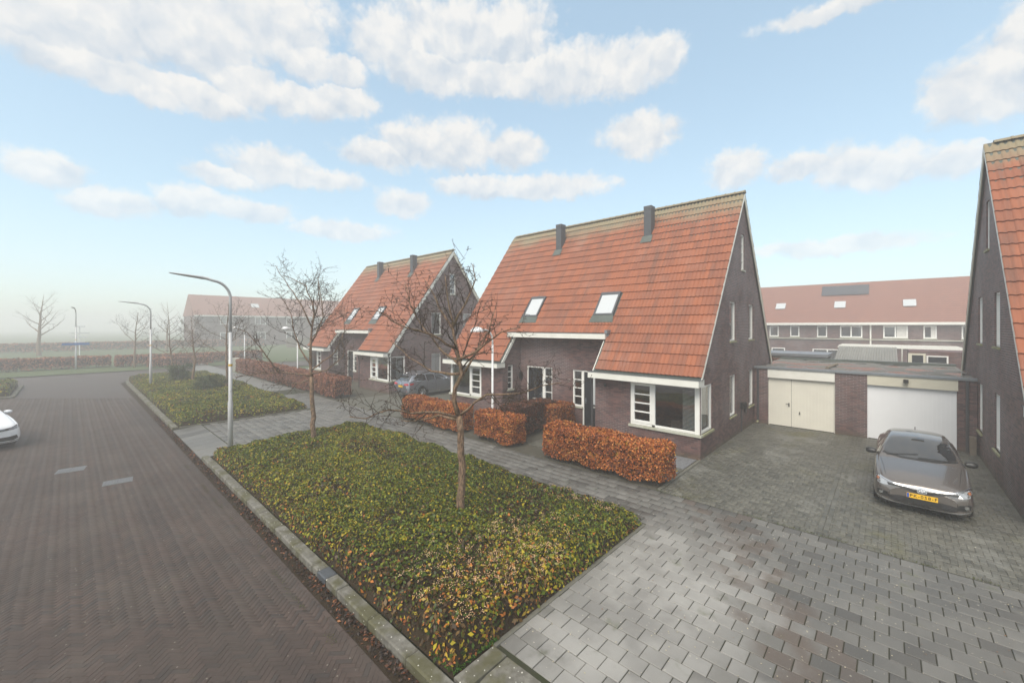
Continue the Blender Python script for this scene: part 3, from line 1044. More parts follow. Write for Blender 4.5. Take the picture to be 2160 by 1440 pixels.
def house(oy, label, n_tiles, wide_verge):
    h = thing('brick_house', label, 'house', (13.74, oy, 0), 0, 'semi-detached brick houses')
    gab = lambda a, z, d: (a, d, z)                       # right gable, openings run into +v
    gabL = lambda a, z, d: (a, LEN - d, z)
    fro = lambda a, z, d: (d, a, z)                       # wing fronts
    rec = lambda a, z, d: (1.29 + d, a, z)                # recessed wall
    # ---- walls
    b = MB()
    gh = [(3.29, .84, 4.1, 2.42), (6.13, .84, 6.95, 2.42), (3.29, 3.73, 4.1, 5.25), (6.13, 3.73, 6.95, 5.25), (4.9, 6.62, 5.44, 8.1), (-.0 + .02, .80, 1.18, 2.36)]
    ub = 2 * UR - EU - .15
    out = [(0, -.1), (ub, -.1), (ub, zback(ub) - .12), (UR, ZRIDGE - .13), (0, zroof(0) - .12)]
    holed_wall(b, out, gh, gab, .09)
    b.build('wall', M['brick'], h)
    b = MB(); holed_wall(b, out, gh[:5], gabL, .09); b.build('wall', M['brick'], h)
    b = MB()
    holed_wall(b, [(.0, -.1), (V1, -.1), (V1, 2.62), (0, 2.62)], [(.02, .80, 2.42, 2.36)], fro, .09); b.build('wall', M['brick'], h)
    b = MB()
    holed_wall(b, [(V2, -.1), (LEN, -.1), (LEN, 2.62), (V2, 2.62)], [(LEN - 2.42, .80, LEN - .03, 2.36)], fro, .09); b.build('wall', M['brick'], h)
    b = MB()
    rh = [(4.28, .02, 5.27, 2.40), (5.27, .82, 5.79, 2.40), (7.43, .02, 8.42, 2.40), (6.91, .82, 7.43, 2.40)]
    rw = [(V1, -.1), (4.28, -.1), (4.28, 2.4), (5.79, 2.4), (5.79, .82), (5.27, .82), (5.27, -.1), (7.43, -.1), (7.43, .82), (6.91, .82), (6.91, 2.4), (8.42, 2.4), (8.42, -.1), (V2, -.1), (V2, 4.3), (V1, 4.3)]
    polys = [[Vector((a, z, 0)) for a, z in rw]]
    for tri in tessellate_polygon(polys):
        b.face([rec(polys[0][i].x, polys[0][i].y, 0) for i in tri])
    for c in ([(4.28, 0), (4.28, 2.4), (5.79, 2.4), (5.79, .82), (5.27, .82)], [(8.42, 0), (8.42, 2.4), (6.91, 2.4), (6.91, .82), (7.43, .82)]):
        for p, q2 in zip(c[:-1], c[1:]):
            b.face([rec(*p, 0), rec(*q2, 0), rec(*q2, .1), rec(*p, .1)])
    b.build('wall', M['brick'], h)
    b = MB()
    sideL = lambda a, z, d: (a, V2 + d, z)
    holed_wall(b, [(0, -.1), (1.29, -.1), (1.29, zroof(1.29) - .1), (0, zroof(0) - .1)], [(.36, 1.30, .74, 2.45)], sideL, .09); b.build('wall', M['brick'], h)
    b = MB()
    sideR = lambda a, z, d: (a, V1 - d, z)
    holed_wall(b, [(0, -.1), (1.29, -.1), (1.29, zroof(1.29) - .1), (0, zroof(0) - .1)], [], sideR, .09); b.build('wall', M['brick'], h)
    b = MB(); b.face([(ub, 0, -.1), (ub, LEN, -.1), (ub, LEN, 2.6), (ub, 0, 2.6)]); b.build('wall', M['brick'], h)
    # ---- gable windows
    for i, q in enumerate(gh[:4]):
        window(h, gab, *q, curtain=('curtain', q[0] + .05, q[0] + .45, q[1] + .05, q[3] - .05))
    window(h, gab, *gh[4], rows=4, sillmat='sill')
    for q in gh[:5]:
        window(h, gabL, *q)
    # ---- corner windows: front light with a barred casement, big pane, corner post and a side light
    for mir in (0, 1):
        mp = (lambda a: LEN - a) if mir else (lambda a: a)
        fr = (lambda a, z, d: (d, LEN - a, z)) if mir else fro
        sd2 = (lambda a, z, d: (a, LEN - d, z)) if mir else gab
        w = MB()
        frame_box(w, fr, 2.36, .80, 2.42, 2.36, .03, .11)
        frame_box(w, fr, 1.52, .80, 1.62, 2.36, .03, .11)
        frame_box(w, fr, .18, .80, 2.36, .87, .03, .108)
        frame_box(w, fr, .18, 2.29, 2.36, 2.36, .03, .108)
        frame_box(w, fr, .02, .80, .18, 2.36, .015, .17)
        o = w.build('window', M['frame'], h)
        w = MB()
        frame_box(w, fr, 1.62, .88, 1.70, 2.28, .02, .09); frame_box(w, fr, 2.28, .88, 2.36, 2.28, .02, .09)
        frame_box(w, fr, 1.70, .88, 2.28, .96, .02, .088); frame_box(w, fr, 1.70, 2.20, 2.28, 2.28, .02, .088)
        cs = w.build('casement', M['frame'], o)
        for i in range(1, 4):
            g = MB(); z = .96 + 1.24 * i / 4
            frame_box(g, fr, 1.70, z - .02, 2.28, z + .02, .03, .085); g.build('glazing_bar', M['frame'], o)
        for (a0, a1) in ((.18, 1.52), (1.70, 2.28)):
            g = MB(); g.face([fr(a0, .87, .07), fr(a1, .87, .07), fr(a1, 2.29, .07), fr(a0, 2.29, .07)]); g.build('pane', M['glass'], o)
        s = MB(); frame_box(s, fr, -.045, .72, 2.47, .80, -.06, .12); s.build('sill', M['sill'], o)
        # blinds and dim room behind
        s = MB(); z = .90
        while z < 2.2:
            frame_box(s, fr, .22, z, .62, z + .010, .16, .185)
            z += .042
        s.build('blind_slats', M['blind'], o)
        s = MB()
        frame_box(s, fr, .3, 0, 2.4, .02, .3, 3.0); frame_box(s, fr, .25, .0, 3.0, 2.6, 3.0, 3.1); frame_box(s, fr, .9, 0, 1.3, .95, .9, 1.3)
        frame_box(s, fr, 1.3, .7, 2.2, .76, 1.2, 2.2); frame_box(s, fr, 1.55, 0, 1.62, .7, 1.3, 2.1)
        s.build('interior', M['interior'], o)
        w = MB()
        frame_box(w, sd2, 1.10, .80, 1.18, 2.36, .03, .11); frame_box(w, sd2, .182, .80, 1.10, .87, .03, .108)
        frame_box(w, sd2, .182, 2.29, 1.10, 2.36, .03, .108)
        if not mir:
            o2 = w.build('window', M['frame'], h)
            g = MB(); g.face([sd2(.18, .87, .07), sd2(1.1, .87, .07), sd2(1.1, 2.29, .07), sd2(.18, 2.29, .07)]); g.build('pane', M['glass'], o2)
            s = MB(); frame_box(s, sd2, .125, .725, 1.25, .80, -.06, .11); s.build('sill', M['mossill'], o2)
            s = MB(); frame_box(s, sd2, .62, .9, 1.06, 2.28, .17, .2); s.build('curtain', M['curtain'], o2)
    # ---- front doors with barred side lights
    for mir in (0, 1):
        dr = (lambda a, z, d: (1.29 + d, 2 * 6.35 - a, z)) if mir else rec
        f = MB()
        frame_box(f, dr, 4.28, .02, 4.335, 2.4, .02, .12); frame_box(f, dr, 5.215, .02, 5.29, 2.4, .02, .12); frame_box(f, dr, 4.335, 2.34, 5.215, 2.4, .02, .118)
        D = f.build('front_door', M['frame'], h)
        p = MB(); frame_box(p, dr, 4.335, .04, 5.215, 2.34, .05, .10); p.build('leaf_panel', M['door'], D)
        p = MB(); frame_box(p, dr, 4.66, .98, 4.83, 2.12, .044, .06); p.build('glass_strip', M['farglass'] if mir else M['skyglass'], D)
        p = MB(); frame_box(p, dr, 4.58, .84, 4.86, .90, .036, .06); p.build('letter_slot', M['numeral'], D)
        p = MB()
        p.tube([dr(5.14, 1.12, .05), dr(5.14, 1.12, -.01), dr(5.04, 1.12, -.01)], .011, 6); frame_box(p, dr, 5.12, .98, 5.16, 1.22, .042, .06)
        p.build('handle', M['zinc'], D)
        p = MB(); frame_box(p, dr, 4.25, -.02, 5.3, .03, -.03, .14); p.build('threshold', M['anth'], D)
        W2 = window(h, dr, 5.292, .82, 5.79, 2.40, .09, 4, 1, True, .06, sillmat='sill', curtain=('blind', 5.36, 5.73, .92, 2.3) if mir else None)
        if n_tiles == 300:
            ny = 6.02 if not mir else 6.66
            Q = lambda a, z: (1.28, ny - a, z)
            n = MB(); n.tube([Q(0, 1.97), Q(0, 1.85)], .008, 5)
            if not mir: n.tube([Q(.05, 1.97), Q(.10, 1.97), Q(.10, 1.91), Q(.05, 1.85), Q(.10, 1.85)], .008, 5)
            else: n.tube([Q(.09, 1.85), Q(.09, 1.97), Q(.04, 1.89), Q(.11, 1.89)], .008, 5)
            n.build('house_number', M['numeral'], h)
    window(h, sideL, .36, 1.30, .74, 2.45, .09, 4, 1, True, .05, sillmat='sill')
    # carriage lamp beside the left door
    l = MB(); l.box(1.15, V2 - .14, 1.78, 1.27, V2 - .02, 2.06); l.tube([(1.21, V2 - .08, 1.78), (1.21, V2 - .08, 1.66)], .03, 6); l.tube([(1.21, V2 - .08, 2.06), (1.21, V2 - .08, 2.14)], [.09, .01], 6)
    l.build('wall_lamp', M['plastic'], h)
    # ---- roof deck
    rf = MB()
    dk = .035
    def slab(u0, u1, v0, v1):
        rf.face([(u0, v0, zroof(u0) - dk), (u1, v0, zroof(u1) - dk), (u1, v1, zroof(u1) - dk), (u0, v1, zroof(u0) - dk)][::-1])
        rf.face([(u0, v0, zroof(u0) - dk - .1), (u1, v0, zroof(u1) - dk - .1), (u1, v1, zroof(u1) - dk - .1), (u0, v1, zroof(u0) - dk - .1)])
        rf.face([(u0, v0, zroof(u0) - dk), (u0, v1, zroof(u0) - dk), (u0, v1, zroof(u0) - dk - .1), (u0, v0, zroof(u0) - dk - .1)])
        for vv in (v0, v1):
            rf.face([(u0, vv, zroof(u0) - dk), (u1, vv, zroof(u1) - dk), (u1, vv, zroof(u1) - dk - .1), (u0, vv, zroof(u0) - dk - .1)])
    UM = EU + GA * 4 * dirU.x
    slab(UM, UR, -.06, LEN + .06); slab(EU, UM, -.06, V1 + .02); slab(EU, UM, V2 - .02, LEN + .06)
    ue = 2 * UR - EU
    rf.face([(UR, -.06, ZRIDGE - dk), (ue, -.06, EZ - dk), (ue, LEN + .06, EZ - dk), (UR, LEN + .06, ZRIDGE - dk)])
    rf.face([(UR, -.06, ZRIDGE - dk - .1), (ue, -.06, EZ - dk - .1), (ue, LEN + .06, EZ - dk - .1), (UR, LEN + .06, ZRIDGE - dk - .1)])
    roof = rf.build('roof', M['lead'], h)
    # ---- tiles
    SKY = [(1.36, 3.87, 2.14, 4.80), (1.36, 7.88, 2.14, 8.78)]
    front = []; backp = []
    for i in range(NRB):
        p = dirU * (GA * i)
        u, z = EU + p.x, EZ + p.z
        for j in range(NW):
            v = -.085 + j * TW
            if i < 4 and v + TW > V1 + .10 and v < V2 - .10: continue
            skip = False
            for (u0, v0, u1, v1) in SKY:
                if u + GA * dirU.x * .75 > u0 and u + .1 < u1 and v + TW * .6 > v0 and v + TW * .4 < v1: skip = True
            if not skip: front.append((u, v, z))
            backp.append((2 * UR - u, v, z))
    fr_ = np.array(front)
    if n_tiles:
        dd = (fr_[:, 0] + 13.74) * FWD[0] + (fr_[:, 1] + oy) * FWD[1]
        od = np.argsort(dd)
        for i in od[:n_tiles]:
            o = linkobj('roof_tile', TILE, roof, tuple(fr_[i]))
            o.rotation_euler = (rng.gauss(0, .004), rng.gauss(0, .004), rng.gauss(0, .003))
        fr_ = fr_[od[n_tiles:]]
    tile_field('tile_field', fr_, False, roof)
    tile_field('tile_field', np.array(backp), True, roof)
    rg = MB()
    for j in range(int((LEN + .2) / .36)):
        v0 = -.1 + j * .362
        prof = []
        for a in range(7):
            t_ = math.pi * a / 6
            prof.append((math.cos(t_) * .13, math.sin(t_) * .10 + .0))
        for e0, e1, sc in ((v0, v0 + .05, 1.12), (v0 + .05, v0 + .38, 1.0)):
            for (p, q2) in zip(prof[:-1], prof[1:]):
                rg.face([(UR + p[0] * sc, e0, ZRIDGE + p[1] * sc), (UR + p[0] * sc, e1, ZRIDGE + p[1] * sc), (UR + q2[0] * sc, e1, ZRIDGE + q2[1] * sc), (UR + q2[0] * sc, e0, ZRIDGE + q2[1] * sc)])
        rg.face([(UR + p[0] * 1.12, v0, ZRIDGE + p[1] * 1.12) for p in prof])
    rg.build('ridge_tiles', M['tile'], roof)
    # ---- verge boards
    vw = .20 if wide_verge else .085
    for vv, s_ in ((-.06, -1), (LEN + .06, 1)):
        b = MB()
        a0, a1 = vv, vv + .028 * s_
        b.prism([(EU - .02, EZ - .05), (UR, ZRIDGE - .045), (UR, ZRIDGE - .045 - vw * 1.6), (EU - .02, EZ - .05 - vw * 1.6)], 1, min(a0, a1), max(a0, a1))
        b.build('verge_board', M['white'], roof)
        b = MB()
        b.prism([(UR + .002, ZRIDGE - .045), (ue + .02, EZ - .05), (ue + .02, EZ - .05 - .3), (UR + .002, ZRIDGE - .045 - .3)], 1, min(a0, a1), max(a0, a1))
        b.build('verge_board', M['cream'], roof)
    # boards along the inner verges of the wings
    for vv in (V1 + .02, V2 - .05):
        b = MB(); b.prism([(EU - .02, EZ - .05), (UM + .05, zroof(UM + .05) - .05), (UM + .05, zroof(UM + .05) - .27), (EU - .02, EZ - .29)], 1, vv, vv + .03)
        b.build('verge_board', M['white'], roof)
    # ---- eaves: white box gutters
    def eave(u0, u1, v0, v1, zt, dz, pn):
        b = MB()
        for i in range(pn):
            va, vb = v0 + (v1 - v0) * i / pn, v0 + (v1 - v0) * (i + 1) / pn
            b.box(u0, va + .002, zt - dz, u0 + .03, vb - .002, zt)
        b.box(u0 + .03, v0 + .002, zt - dz, u1, v0 + .03, zt); b.box(u0 + .03, v1 - .03, zt - dz, u1, v1 - .002, zt)
        b.box(u0 + .03, v0 + .03, zt - dz, u1, v1 - .03, zt - dz + .02)
        e = b.build('eaves_box', M['white'], h)
        g = MB()
        g.box(u0 - .012, v0 - .01, zt, u0 + .05, v1 + .01, zt + .018)
        g.box(u0 + .05, v0 + .03, zt - .05, u1, v1 - .03, zt - .04)
        g.box(u0 + .05, v0 - .01, zt, u1, v0 + .04, zt + .018); g.box(u0 + .05, v1 - .04, zt, u1, v1 + .01, zt + .018)
        g.build('zinc_gutter', M['zinc'], e)
        return e
    eave(-.44, .1, -.09, V1 + .06, 2.585, .215, 2)
    eave(-.44, .1, V2 - .06, LEN + .09, 2.585, .215, 2)
    zm = zroof(UM)
    eave(UM - .28, 1.34, V1 - .06, V2 + .30, zm - .03, .215, 2)
    z = MB(); z.box(UM - .26, V1 - .16, zm - .03, UM + .05, V1 - .03, zm + .12); z.tube([(UM - .1, V1 - .1, zm), (UM - .12, V1 - .1, zm - .25)], .035, 8); z.build('rain_hopper', M['zinc'], h)
    z = MB(); z.face([(-.02, .05, 2.60), (-.02, V1, 2.60), (.03, V1, 2.72), (.03, .05, 2.72)]); z.build('eaves_flashing', M['lead'], h)
    z = MB(); z.tube([(-.14, V1 + .02, 2.38), (-.06, V1 + .10, 2.25), (.03, V1 + .16, 2.05), (.06, V1 + .17, 1.9), (.06, V1 + .17, .0)], .038, 8); z.build('downpipe', M['pipe'], h)
    z = MB(); z.box(-.06, 3.38, 2.02, 0, 3.46, 2.12); z.build('sensor', M['plastic'], h)
    # ---- roof lights
    for (u0, v0, u1, v1) in SKY:
        f = MB()
        def pt(u, v, hgt): return tuple(Vector((u, v, zroof(u))) + nrmU * hgt)
        def bar(ua, va, ub_, vb):
            lo_ = [pt(ua, va, -.05), pt(ub_, va, -.05), pt(ub_, vb, -.05), pt(ua, vb, -.05)]
            hi = [pt(ua, va, .085), pt(ub_, va, .085), pt(ub_, vb, .085), pt(ua, vb, .085)]
            f.face(hi)
            for i in range(4):
                j = (i + 1) % 4
                f.face([lo_[i], lo_[j], hi[j], hi[i]])
        bar(u0 + .05, v0, u0 + .10, v1); bar(u1 - .08, v0, u1, v1); bar(u0 + .1, v0, u1 - .08, v0 + .075); bar(u0 + .1, v1 - .075, u1 - .08, v1)
        w = f.build('roof_window', M['anth'], h)
        g = MB(); g.face([pt(u0 + .1, v0 + .07, .06), pt(u0 + .1, v1 - .07, .06), pt(u1 - .08, v1 - .07, .06), pt(u1 - .08, v0 + .07, .06)][::-1]); g.build('pane', M['skyglass'], w)
        g = MB(); g.face([pt(u0 - .16, v0 - .1, .052), pt(u0 + .06, v0 - .02, .07), pt(u0 + .06, v1 + .02, .07), pt(u0 - .16, v1 + .1, .052)][::-1]); g.build('flashing', M['lead'], w)
    # ---- metal-clad flues
    for vc in (3.6, 8.56):
        b = MB()
        b.box(4.04, vc - .17, zroof(4.04) - .05, 4.44, vc + .17, ZRIDGE - .06)
        c = b.build('chimney', M['anth'], h)
        b = MB(); b.box(4.03, vc - .18, ZRIDGE - .20, 4.45, vc + .18, ZRIDGE - .045); b.build('cap', M['anth'], c)
        b = MB(); b.face([(3.80, vc - .26, zroof(3.80) + .06), (4.05, vc - .24, zroof(4.05) + .07), (4.05, vc + .24, zroof(4.05) + .07), (3.80, vc + .26, zroof(3.80) + .06)][::-1]); b.build('flashing', M['lead'], c)
    return h


H1 = house(4.45, 'brick house with red tiled roof and black front doors behind the orange hedges', 300, False)
H2 = house(23.3, 'hazier brick house with red tiled roof behind the silver estate car', 0, True)
H3 = house(4.45 - 19.35, 'brick house cut off by the right picture edge beside the taupe car', 60, False)

# charging point and cable on the gable of the near house
c = thing('charging_point', 'black wall charger with coiled cable on the brick gable', 'charger', (18.62, 4.45, 0))
b = MB(); b.box(-.09, -.10, .95, .09, -.002, 1.2); b.build('box', M['plastic'], c)
b = MB()
for k in range(4):
    r_ = .13 + .012 * k
    b.tube([(.02 + r_ * .75 * math.cos(a), -.13 - .015 * k, 1.0 + r_ * 1.35 * math.sin(a)) for a in np.linspace(0, 2 * math.pi, 18)], .013, 5, cap=False)
b.build('cable', M['plastic'], c)
b = MB(); b.tube([(-.02, -.03, .95), (-.02, -.03, .0)], .018, 6); b.build('conduit', M['pipe'], c)
# ------------------------------------------------------------------ garages between the houses
def m_fartile():
    m, t = newmat('far_roof_tiles')
    s = t.n('ShaderNodeSeparateXYZ', {0: pos(t)})
    v = t.n('ShaderNodeCombineXYZ', {0: t.m('ADD', s.outputs[1], s.outputs[0]), 1: t.m('MULTIPLY', s.outputs[2], 1.35), 2: 0.0}).outputs[0]
    b = t.n('ShaderNodeTexBrick', {'Vector': v, 'Color1': (0, 0, 0, 1), 'Color2': (1, 1, 1, 1), 'Mortar': (0, 0, 0, 1), 'Scale': 1.0, 'Mortar Size': .018, 'Brick Width': .26, 'Row Height': .33}, offset=0.0)
    f = t.n('ShaderNodeSeparateColor', {0: b.outputs[0]}).outputs[0]
    n = t.noise(pos(t), .8, 4, .6)
    c = t.mix(t.m('MULTIPLY_ADD', f, .5, t.m('MULTIPLY', n.outputs[0], .6)), (.30, .135, .095), (.22, .10, .078))
    c = t.mix(b.outputs['Fac'], c, (.10, .05, .04))
    finish(t, c, .7, .3, 0, t.m('SUBTRACT', 1.0, b.outputs['Fac']), .6, .02)
    return m


M['fartile'] = m_fartile()


def ribbed_door(par, x, y0, y1, z1, mat, wicket):
    b = MB(); n = int((y1 - y0) / .055); st = (y1 - y0) / n
    for i in range(n):
        a, c_ = y0 + i * st, y0 + (i + 1) * st
        if i % 2: b.box(x - .006, a, .02, x + .02, c_, z1)
        else: b.box(x + .004, a, .02, x + .02, c_, z1)
    o = b.build('garage_door', mat, par)
    f = MB(); f.box(x - .01, y0 - .035, 0, x + .05, y0, z1 + .03); f.box(x - .01, y1, 0, x + .05, y1 + .035, z1 + .03); f.box(x - .01, y0, z1, x + .05, y1, z1 + .03)
    f.build('door_frame', mat, o)
    if wicket:
        f = MB(); yy = y1 - .72
        f.tube([(x - .01, yy, .98), (x - .06, yy, .98), (x - .06, yy + .11, .98)], .012, 6); f.box(x - .02, yy - .02, .86, x, yy + .02, 1.02); f.build('handle', M['plastic'], o)
        f = MB(); f.tube([(x - .01, y1 - 1.1, .62), (x - .05, y1 - 1.1, .62)], .025, 8); f.tube([(x - .04, y1 - 1.1, .62), (x - .04, y1 - 1.1, .70)], .012, 6); f.build('turn_handle', M['plastic'], o)
        f = MB(); f.box(x - .0075, y1 - .815, .02, x - .005, y1 - .805, z1); f.build('wicket_seam', M['pipe'], o)
    return o


def garages(oy, label, cfg):
    g = thing('double_garage', label, 'garage', (20.8, oy, 0), 0, 'garages between the houses')
    for y0, y1 in ((-2.19, -1.73), (.62, 1.59), (3.91, 4.43)):
        MB().box(0, y0, -.1, .2, y1, 2.44).build('wall', M['brick'], g)
    b = MB(); b.box(6.0, -2.19, -.1, 6.2, 4.43, 2.44); b.build('wall', M['brick'], g)
    ribbed_door(g, .10, 1.63, 3.87, 2.03, M[cfg[0]], True)
    ribbed_door(g, .10, -1.69, .585, 2.03, M[cfg[2]], False)
    b = MB(); b.box(-.03, 1.60, 2.065, .2, 3.915, 2.44); b.build('fascia_panel', M[cfg[1]], g)
    b = MB(); b.box(-.03, -1.75, 2.065, .2, .615, 2.44); b.build('fascia_panel', M[cfg[3]], g)
    b = MB(); b.box(.02, -2.19, 2.442, 6.2, 4.43, 2.50); b.build('roof', M['flat'], g)
    b = MB(); b.box(-.07, -2.195, 2.444, .02, 4.435, 2.53); b.box(.02, -2.195, 2.502, .13, 4.435, 2.53)
    b.build('roof_trim', M['zinc'], g)
    b = MB(); b.box(5.95, -2.19, 2.502, 6.2, 4.43, 2.60); b.build('parapet', M['lead'], g)
    b = MB(); b.tube([(1.2, 1.95, 2.53), (3.6, 1.80, 2.53)], .07, 6); b.build('roof_upstand', M['wood'], g)
    for y in (4.28, -1.96):
        b = MB(); b.tube([(-.055, y, 2.44), (-.055, y, .04)], .042, 8); b.build('downpipe', M['pipe'], g)
    b = MB(); b.tube([(-.05, 4.28, .12), (-.16, 4.30, .06)], .045, 8); b.build('pipe_shoe', M['mossill'], g)
    return g


G1 = garages(0, 'flat-roofed brick double garage with cream door and white door behind the taupe car', ('garagec', 'white', 'garagew', 'cream'))
b = MB(); b.tube([(-.03, -.45, 2.32), (-.14, -.45, 2.32)], .03, 6); b.box(-.19, -.52, 2.24, -.10, -.38, 2.36); b.build('flood_lamp', M['plastic'], G1)
G2 = garages(18.95, 'flat-roofed brick double garage half hidden behind the silver estate car', ('garagew', 'white', 'garagew', 'white'))
o = MB().bbox(20.4, -2.13, 0, 20.55, -1.98, .62, .01).build('timber_post', M['wood'])
tag(o, 'short weathered timber post leaning by the right garage downpipe', 'post')

# ------------------------------------------------------------------ row of houses in the mist behind the garages
row = thing('terraced_row', 'misty terrace with red roof and white gutter behind the garages', 'house row', (40, 0, 0))
b = MB(); b.box(0, -16, 1.38, 7, 24, 4.5); b.build('wall', M['brick'], row)
b = MB(); b.prism([(-.3, 4.50), (3.2, 7.85), (6.7, 4.50)], 1, -16, 24); rr = b.build('roof', M['fartile'], row)
b = MB(); b.box(-.42, -16, 4.40, -.28, 24, 4.58); b.build('gutter', M['white'], row)


def far_window(par, x, y0, y1, z0, z1, cols=1, cur=None):
    f = MB(); w = .07
    f.box(x - .04, y0, z0, x + .02, y0 + w, z1); f.box(x - .04, y1 - w, z0, x + .02, y1, z1); f.box(x - .04, y0 + w, z0, x + .02, y1 - w, z0 + w); f.box(x - .04, y0 + w, z1 - w, x + .02, y1 - w, z1)
    for c_ in range(1, cols):
        yy = y0 + (y1 - y0) * c_ / cols; f.box(x - .04, yy - .04, z0 + w, x + .02, yy + .04, z1 - w)
    o = f.build('window', M['frame'], par)
    p = MB(); p.box(x - .012, y0 + w, z0 + w, x, y1 - w, z1 - w); p.build('pane', M['farglass'], o)
    if cur:
        p = MB(); p.box(x - .02, cur[0], z0 + w, x - .013, cur[1], z1 - w); p.build('curtain', M['curtain'], o)
    s = MB(); s.box(x - .1, y0 - .03, z0 - .06, x, y1 + .03, z0); s.build('sill', M['sill'], o)


for y0, y1, c_, cu in ((6.74, 7.39, 1, None), (5.32, 5.94, 1, None), (3.54, 4.17, 1, None), (1.46, 2.75, 2, None), (-.97, .31, 2, (-.9, -.4)), (-2.38, -1.74, 1, (-2.3, -2.1)), (-4.2, -3.52, 1, None),
                       (8.6, 9.8, 2, None), (-6.9, -5.6, 2, None), (11.2, 11.9, 1, None)):
    far_window(row, 0, y0, y1, 3.47, 4.33, c_, cu)
far_window(row, 0, 6.3, 7.25, 1.65, 2.53, 1); far_window(row, 0, 2.6, 4.46, 1.65, 2.53, 2)
for y0, y1, z0, z1 in ((6.45, 7.14, 5.72, 6.2), (2.5, 3.19, 5.7, 6.22), (-1.43, -.75, 5.7, 6.2), (-5.4, -4.7, 5.7, 6.2)):
    zx = lambda z: -.3 + (z - 4.50) / 3.35 * 3.5
    b = MB(); b.face([(zx(z0) - .06, y0, z0 + .06), (zx(z0) - .06, y1, z0 + .06), (zx(z1) - .06, y1, z1 + .06), (zx(z1) - .06, y0, z1 + .06)]); b.build('roof_window', M['skyglass'], rr)
b = MB(); b.face([(zx(6.75) - .07, 1.15, 6.75 + .07), (zx(6.75) - .07, 4.1, 6.75 + .07), (zx(7.55) - .07, 4.1, 7.55 + .07), (zx(7.55) - .07, 1.15, 7.55 + .07)]); b.build('solar_panels', M['solar'], rr)
for y in (1.0, -7.5, 9.5):
    b = MB(); b.tube([(-.06, y, 4.4), (-.06, y, 2.9)], .05, 6); b.build('downpipe', M['white'], row)
b = MB(); b.box(-3.2, -3.2, 1.38, -.01, 2.56, 2.86); e = b.build('extension', M['brick'], row)
b = MB(); b.box(-3.3, -3.3, 2.86, -.02, 2.62, 2.98); b.build('extension_fascia', M['white'], e)
b = MB(); b.box(-.14, -16, 3.30, -.01, 24, 3.36); b.build('string_course', M['sill'], row)

for ch in row.children_recursive:
    ch.data.transform(Matrix.Translation((0, 0, -1.433)))
row.location = (60, 0, 0); row.scale = (1.5, 1.5, 1.5)

sh = thing('garden_shed', 'garden shed with grey corrugated roof behind the garages', 'shed', (31, 0, 0))
b = MB(); b.box(0, -.15, -.1, 3, 2.2, 2.3); b.build('wall', M['wood'], sh)
b = MB()
for i in range(24):
    y0 = -.35 + i * .115
    for (ya, yb, za, zb) in ((y0, y0 + .0575, 0, .05), (y0 + .0575, y0 + .115, .05, 0)):
        b.face([(-.25, ya, 2.32 + za), (-.25, yb, 2.32 + zb), (3.2, yb, 2.98 + zb), (3.2, ya, 2.98 + za)])
b.build('corrugated_roof', M['corrugated'], sh)
sh2 = thing('garden_room', 'cream framed garden room door and window behind the garage roof', 'garden room', (33.5, 0, 0))
b = MB(); b.box(.05, -3.2, -.1, 3, -.85, 2.85); b.build('wall', M['brick'], sh2)
b = MB(); b.box(-.02, -1.45, 0, .04, -.98, 2.62); b.build('door', M['farglass'], sh2)
b = MB(); b.box(-.05, -1.55, 0, .04, -1.45, 2.72); b.box(-.05, -.98, 0, .04, -.82, 2.72); b.box(-.05, -1.45, 2.62, .04, -.98, 2.72); b.build('door_frame', M['cream'], sh2)
far_window(sh2, 0.0, -2.45, -1.58, 1.3, 2.62, 1)
for z in (1.75, 2.18):
    b = MB(); b.box(-.045, -2.4, z - .02, -.015, -1.62, z + .02); b.build('glazing_bar', M['frame'], sh2)
sh3 = thing('flat_roofed_shed', 'low flat roofed shed with pale roof edge left behind the garages', 'shed', (29.5, 2.6, 0))
b = MB(); b.box(.1, .1, -.1, 3, 4.2, 2.5); b.build('wall', M['wood'], sh3)
b = MB(); b.box(0, 0, 2.5, 3.2, 4.4, 2.66); b.build('roof', M['zinc'], sh3)
b = MB()
for y in (2.2, -.6, -3.6):
    b.tube([(0, y, -.1), (0, y, 2.9)], .035, 6)
b.tube([(0, 2.6, 2.9), (0, -4.0, 2.9)], .03, 6)
pg = b.build('pergola', M['white'], None, loc=(35.6, 0, 0))
tag(pg, 'thin white pergola rail on posts in front of the misty terrace', 'pergola')

# ------------------------------------------------------------------ terrace in thick mist at the far left
row2 = thing('terraced_row', 'pale fogbound terrace at the end of the street behind the bare trees', 'house row', (17.5, 105, 0))
row2.scale = (1.45, 1.45, 1.3)
b = MB(); b.box(0, 0, -.1, 44, 8, 5.0); b.build('wall', M['brick'], row2)
b = MB(); b.prism([(-.3, 5.0), (4, 8.6), (8.3, 5.0)], 0, -.1, 44.1); r2 = b.build('roof', M['fartile'], row2)
b = MB(); b.box(-.1, -.42, 4.9, 44.1, -.28, 5.1); b.build('gutter', M['white'], row2)
for i, x in enumerate((3, 7.5, 12, 16.5, 21, 25.5, 30, 34.5)):
    for z0, z1 in ((3.6, 4.8), (1.0, 2.3)):
        f = MB(); f.box(x, -.05, z0, x + 1.5, .0, z1); o = f.build('window', M['frame'], row2)
        p = MB(); p.box(x + .1, -.07, z0 + .1, x + .7, -.05, z1 - .1); p.box(x + .8, -.07, z0 + .1, x + 1.4, -.05, z1 - .1); p.build('pane', M['farglass'], o)
    if i % 2:
        p = MB(); p.face([(x, 1.6, 6.65), (x + 1.1, 1.6, 6.65), (x + 1.1, 2.4, 7.32), (x, 2.4, 7.32)]); p.build('roof_window', M['skyglass'], r2)
b = MB()
b.box(13.0, -6.0, -.1, 40, -5.9, 1.9)
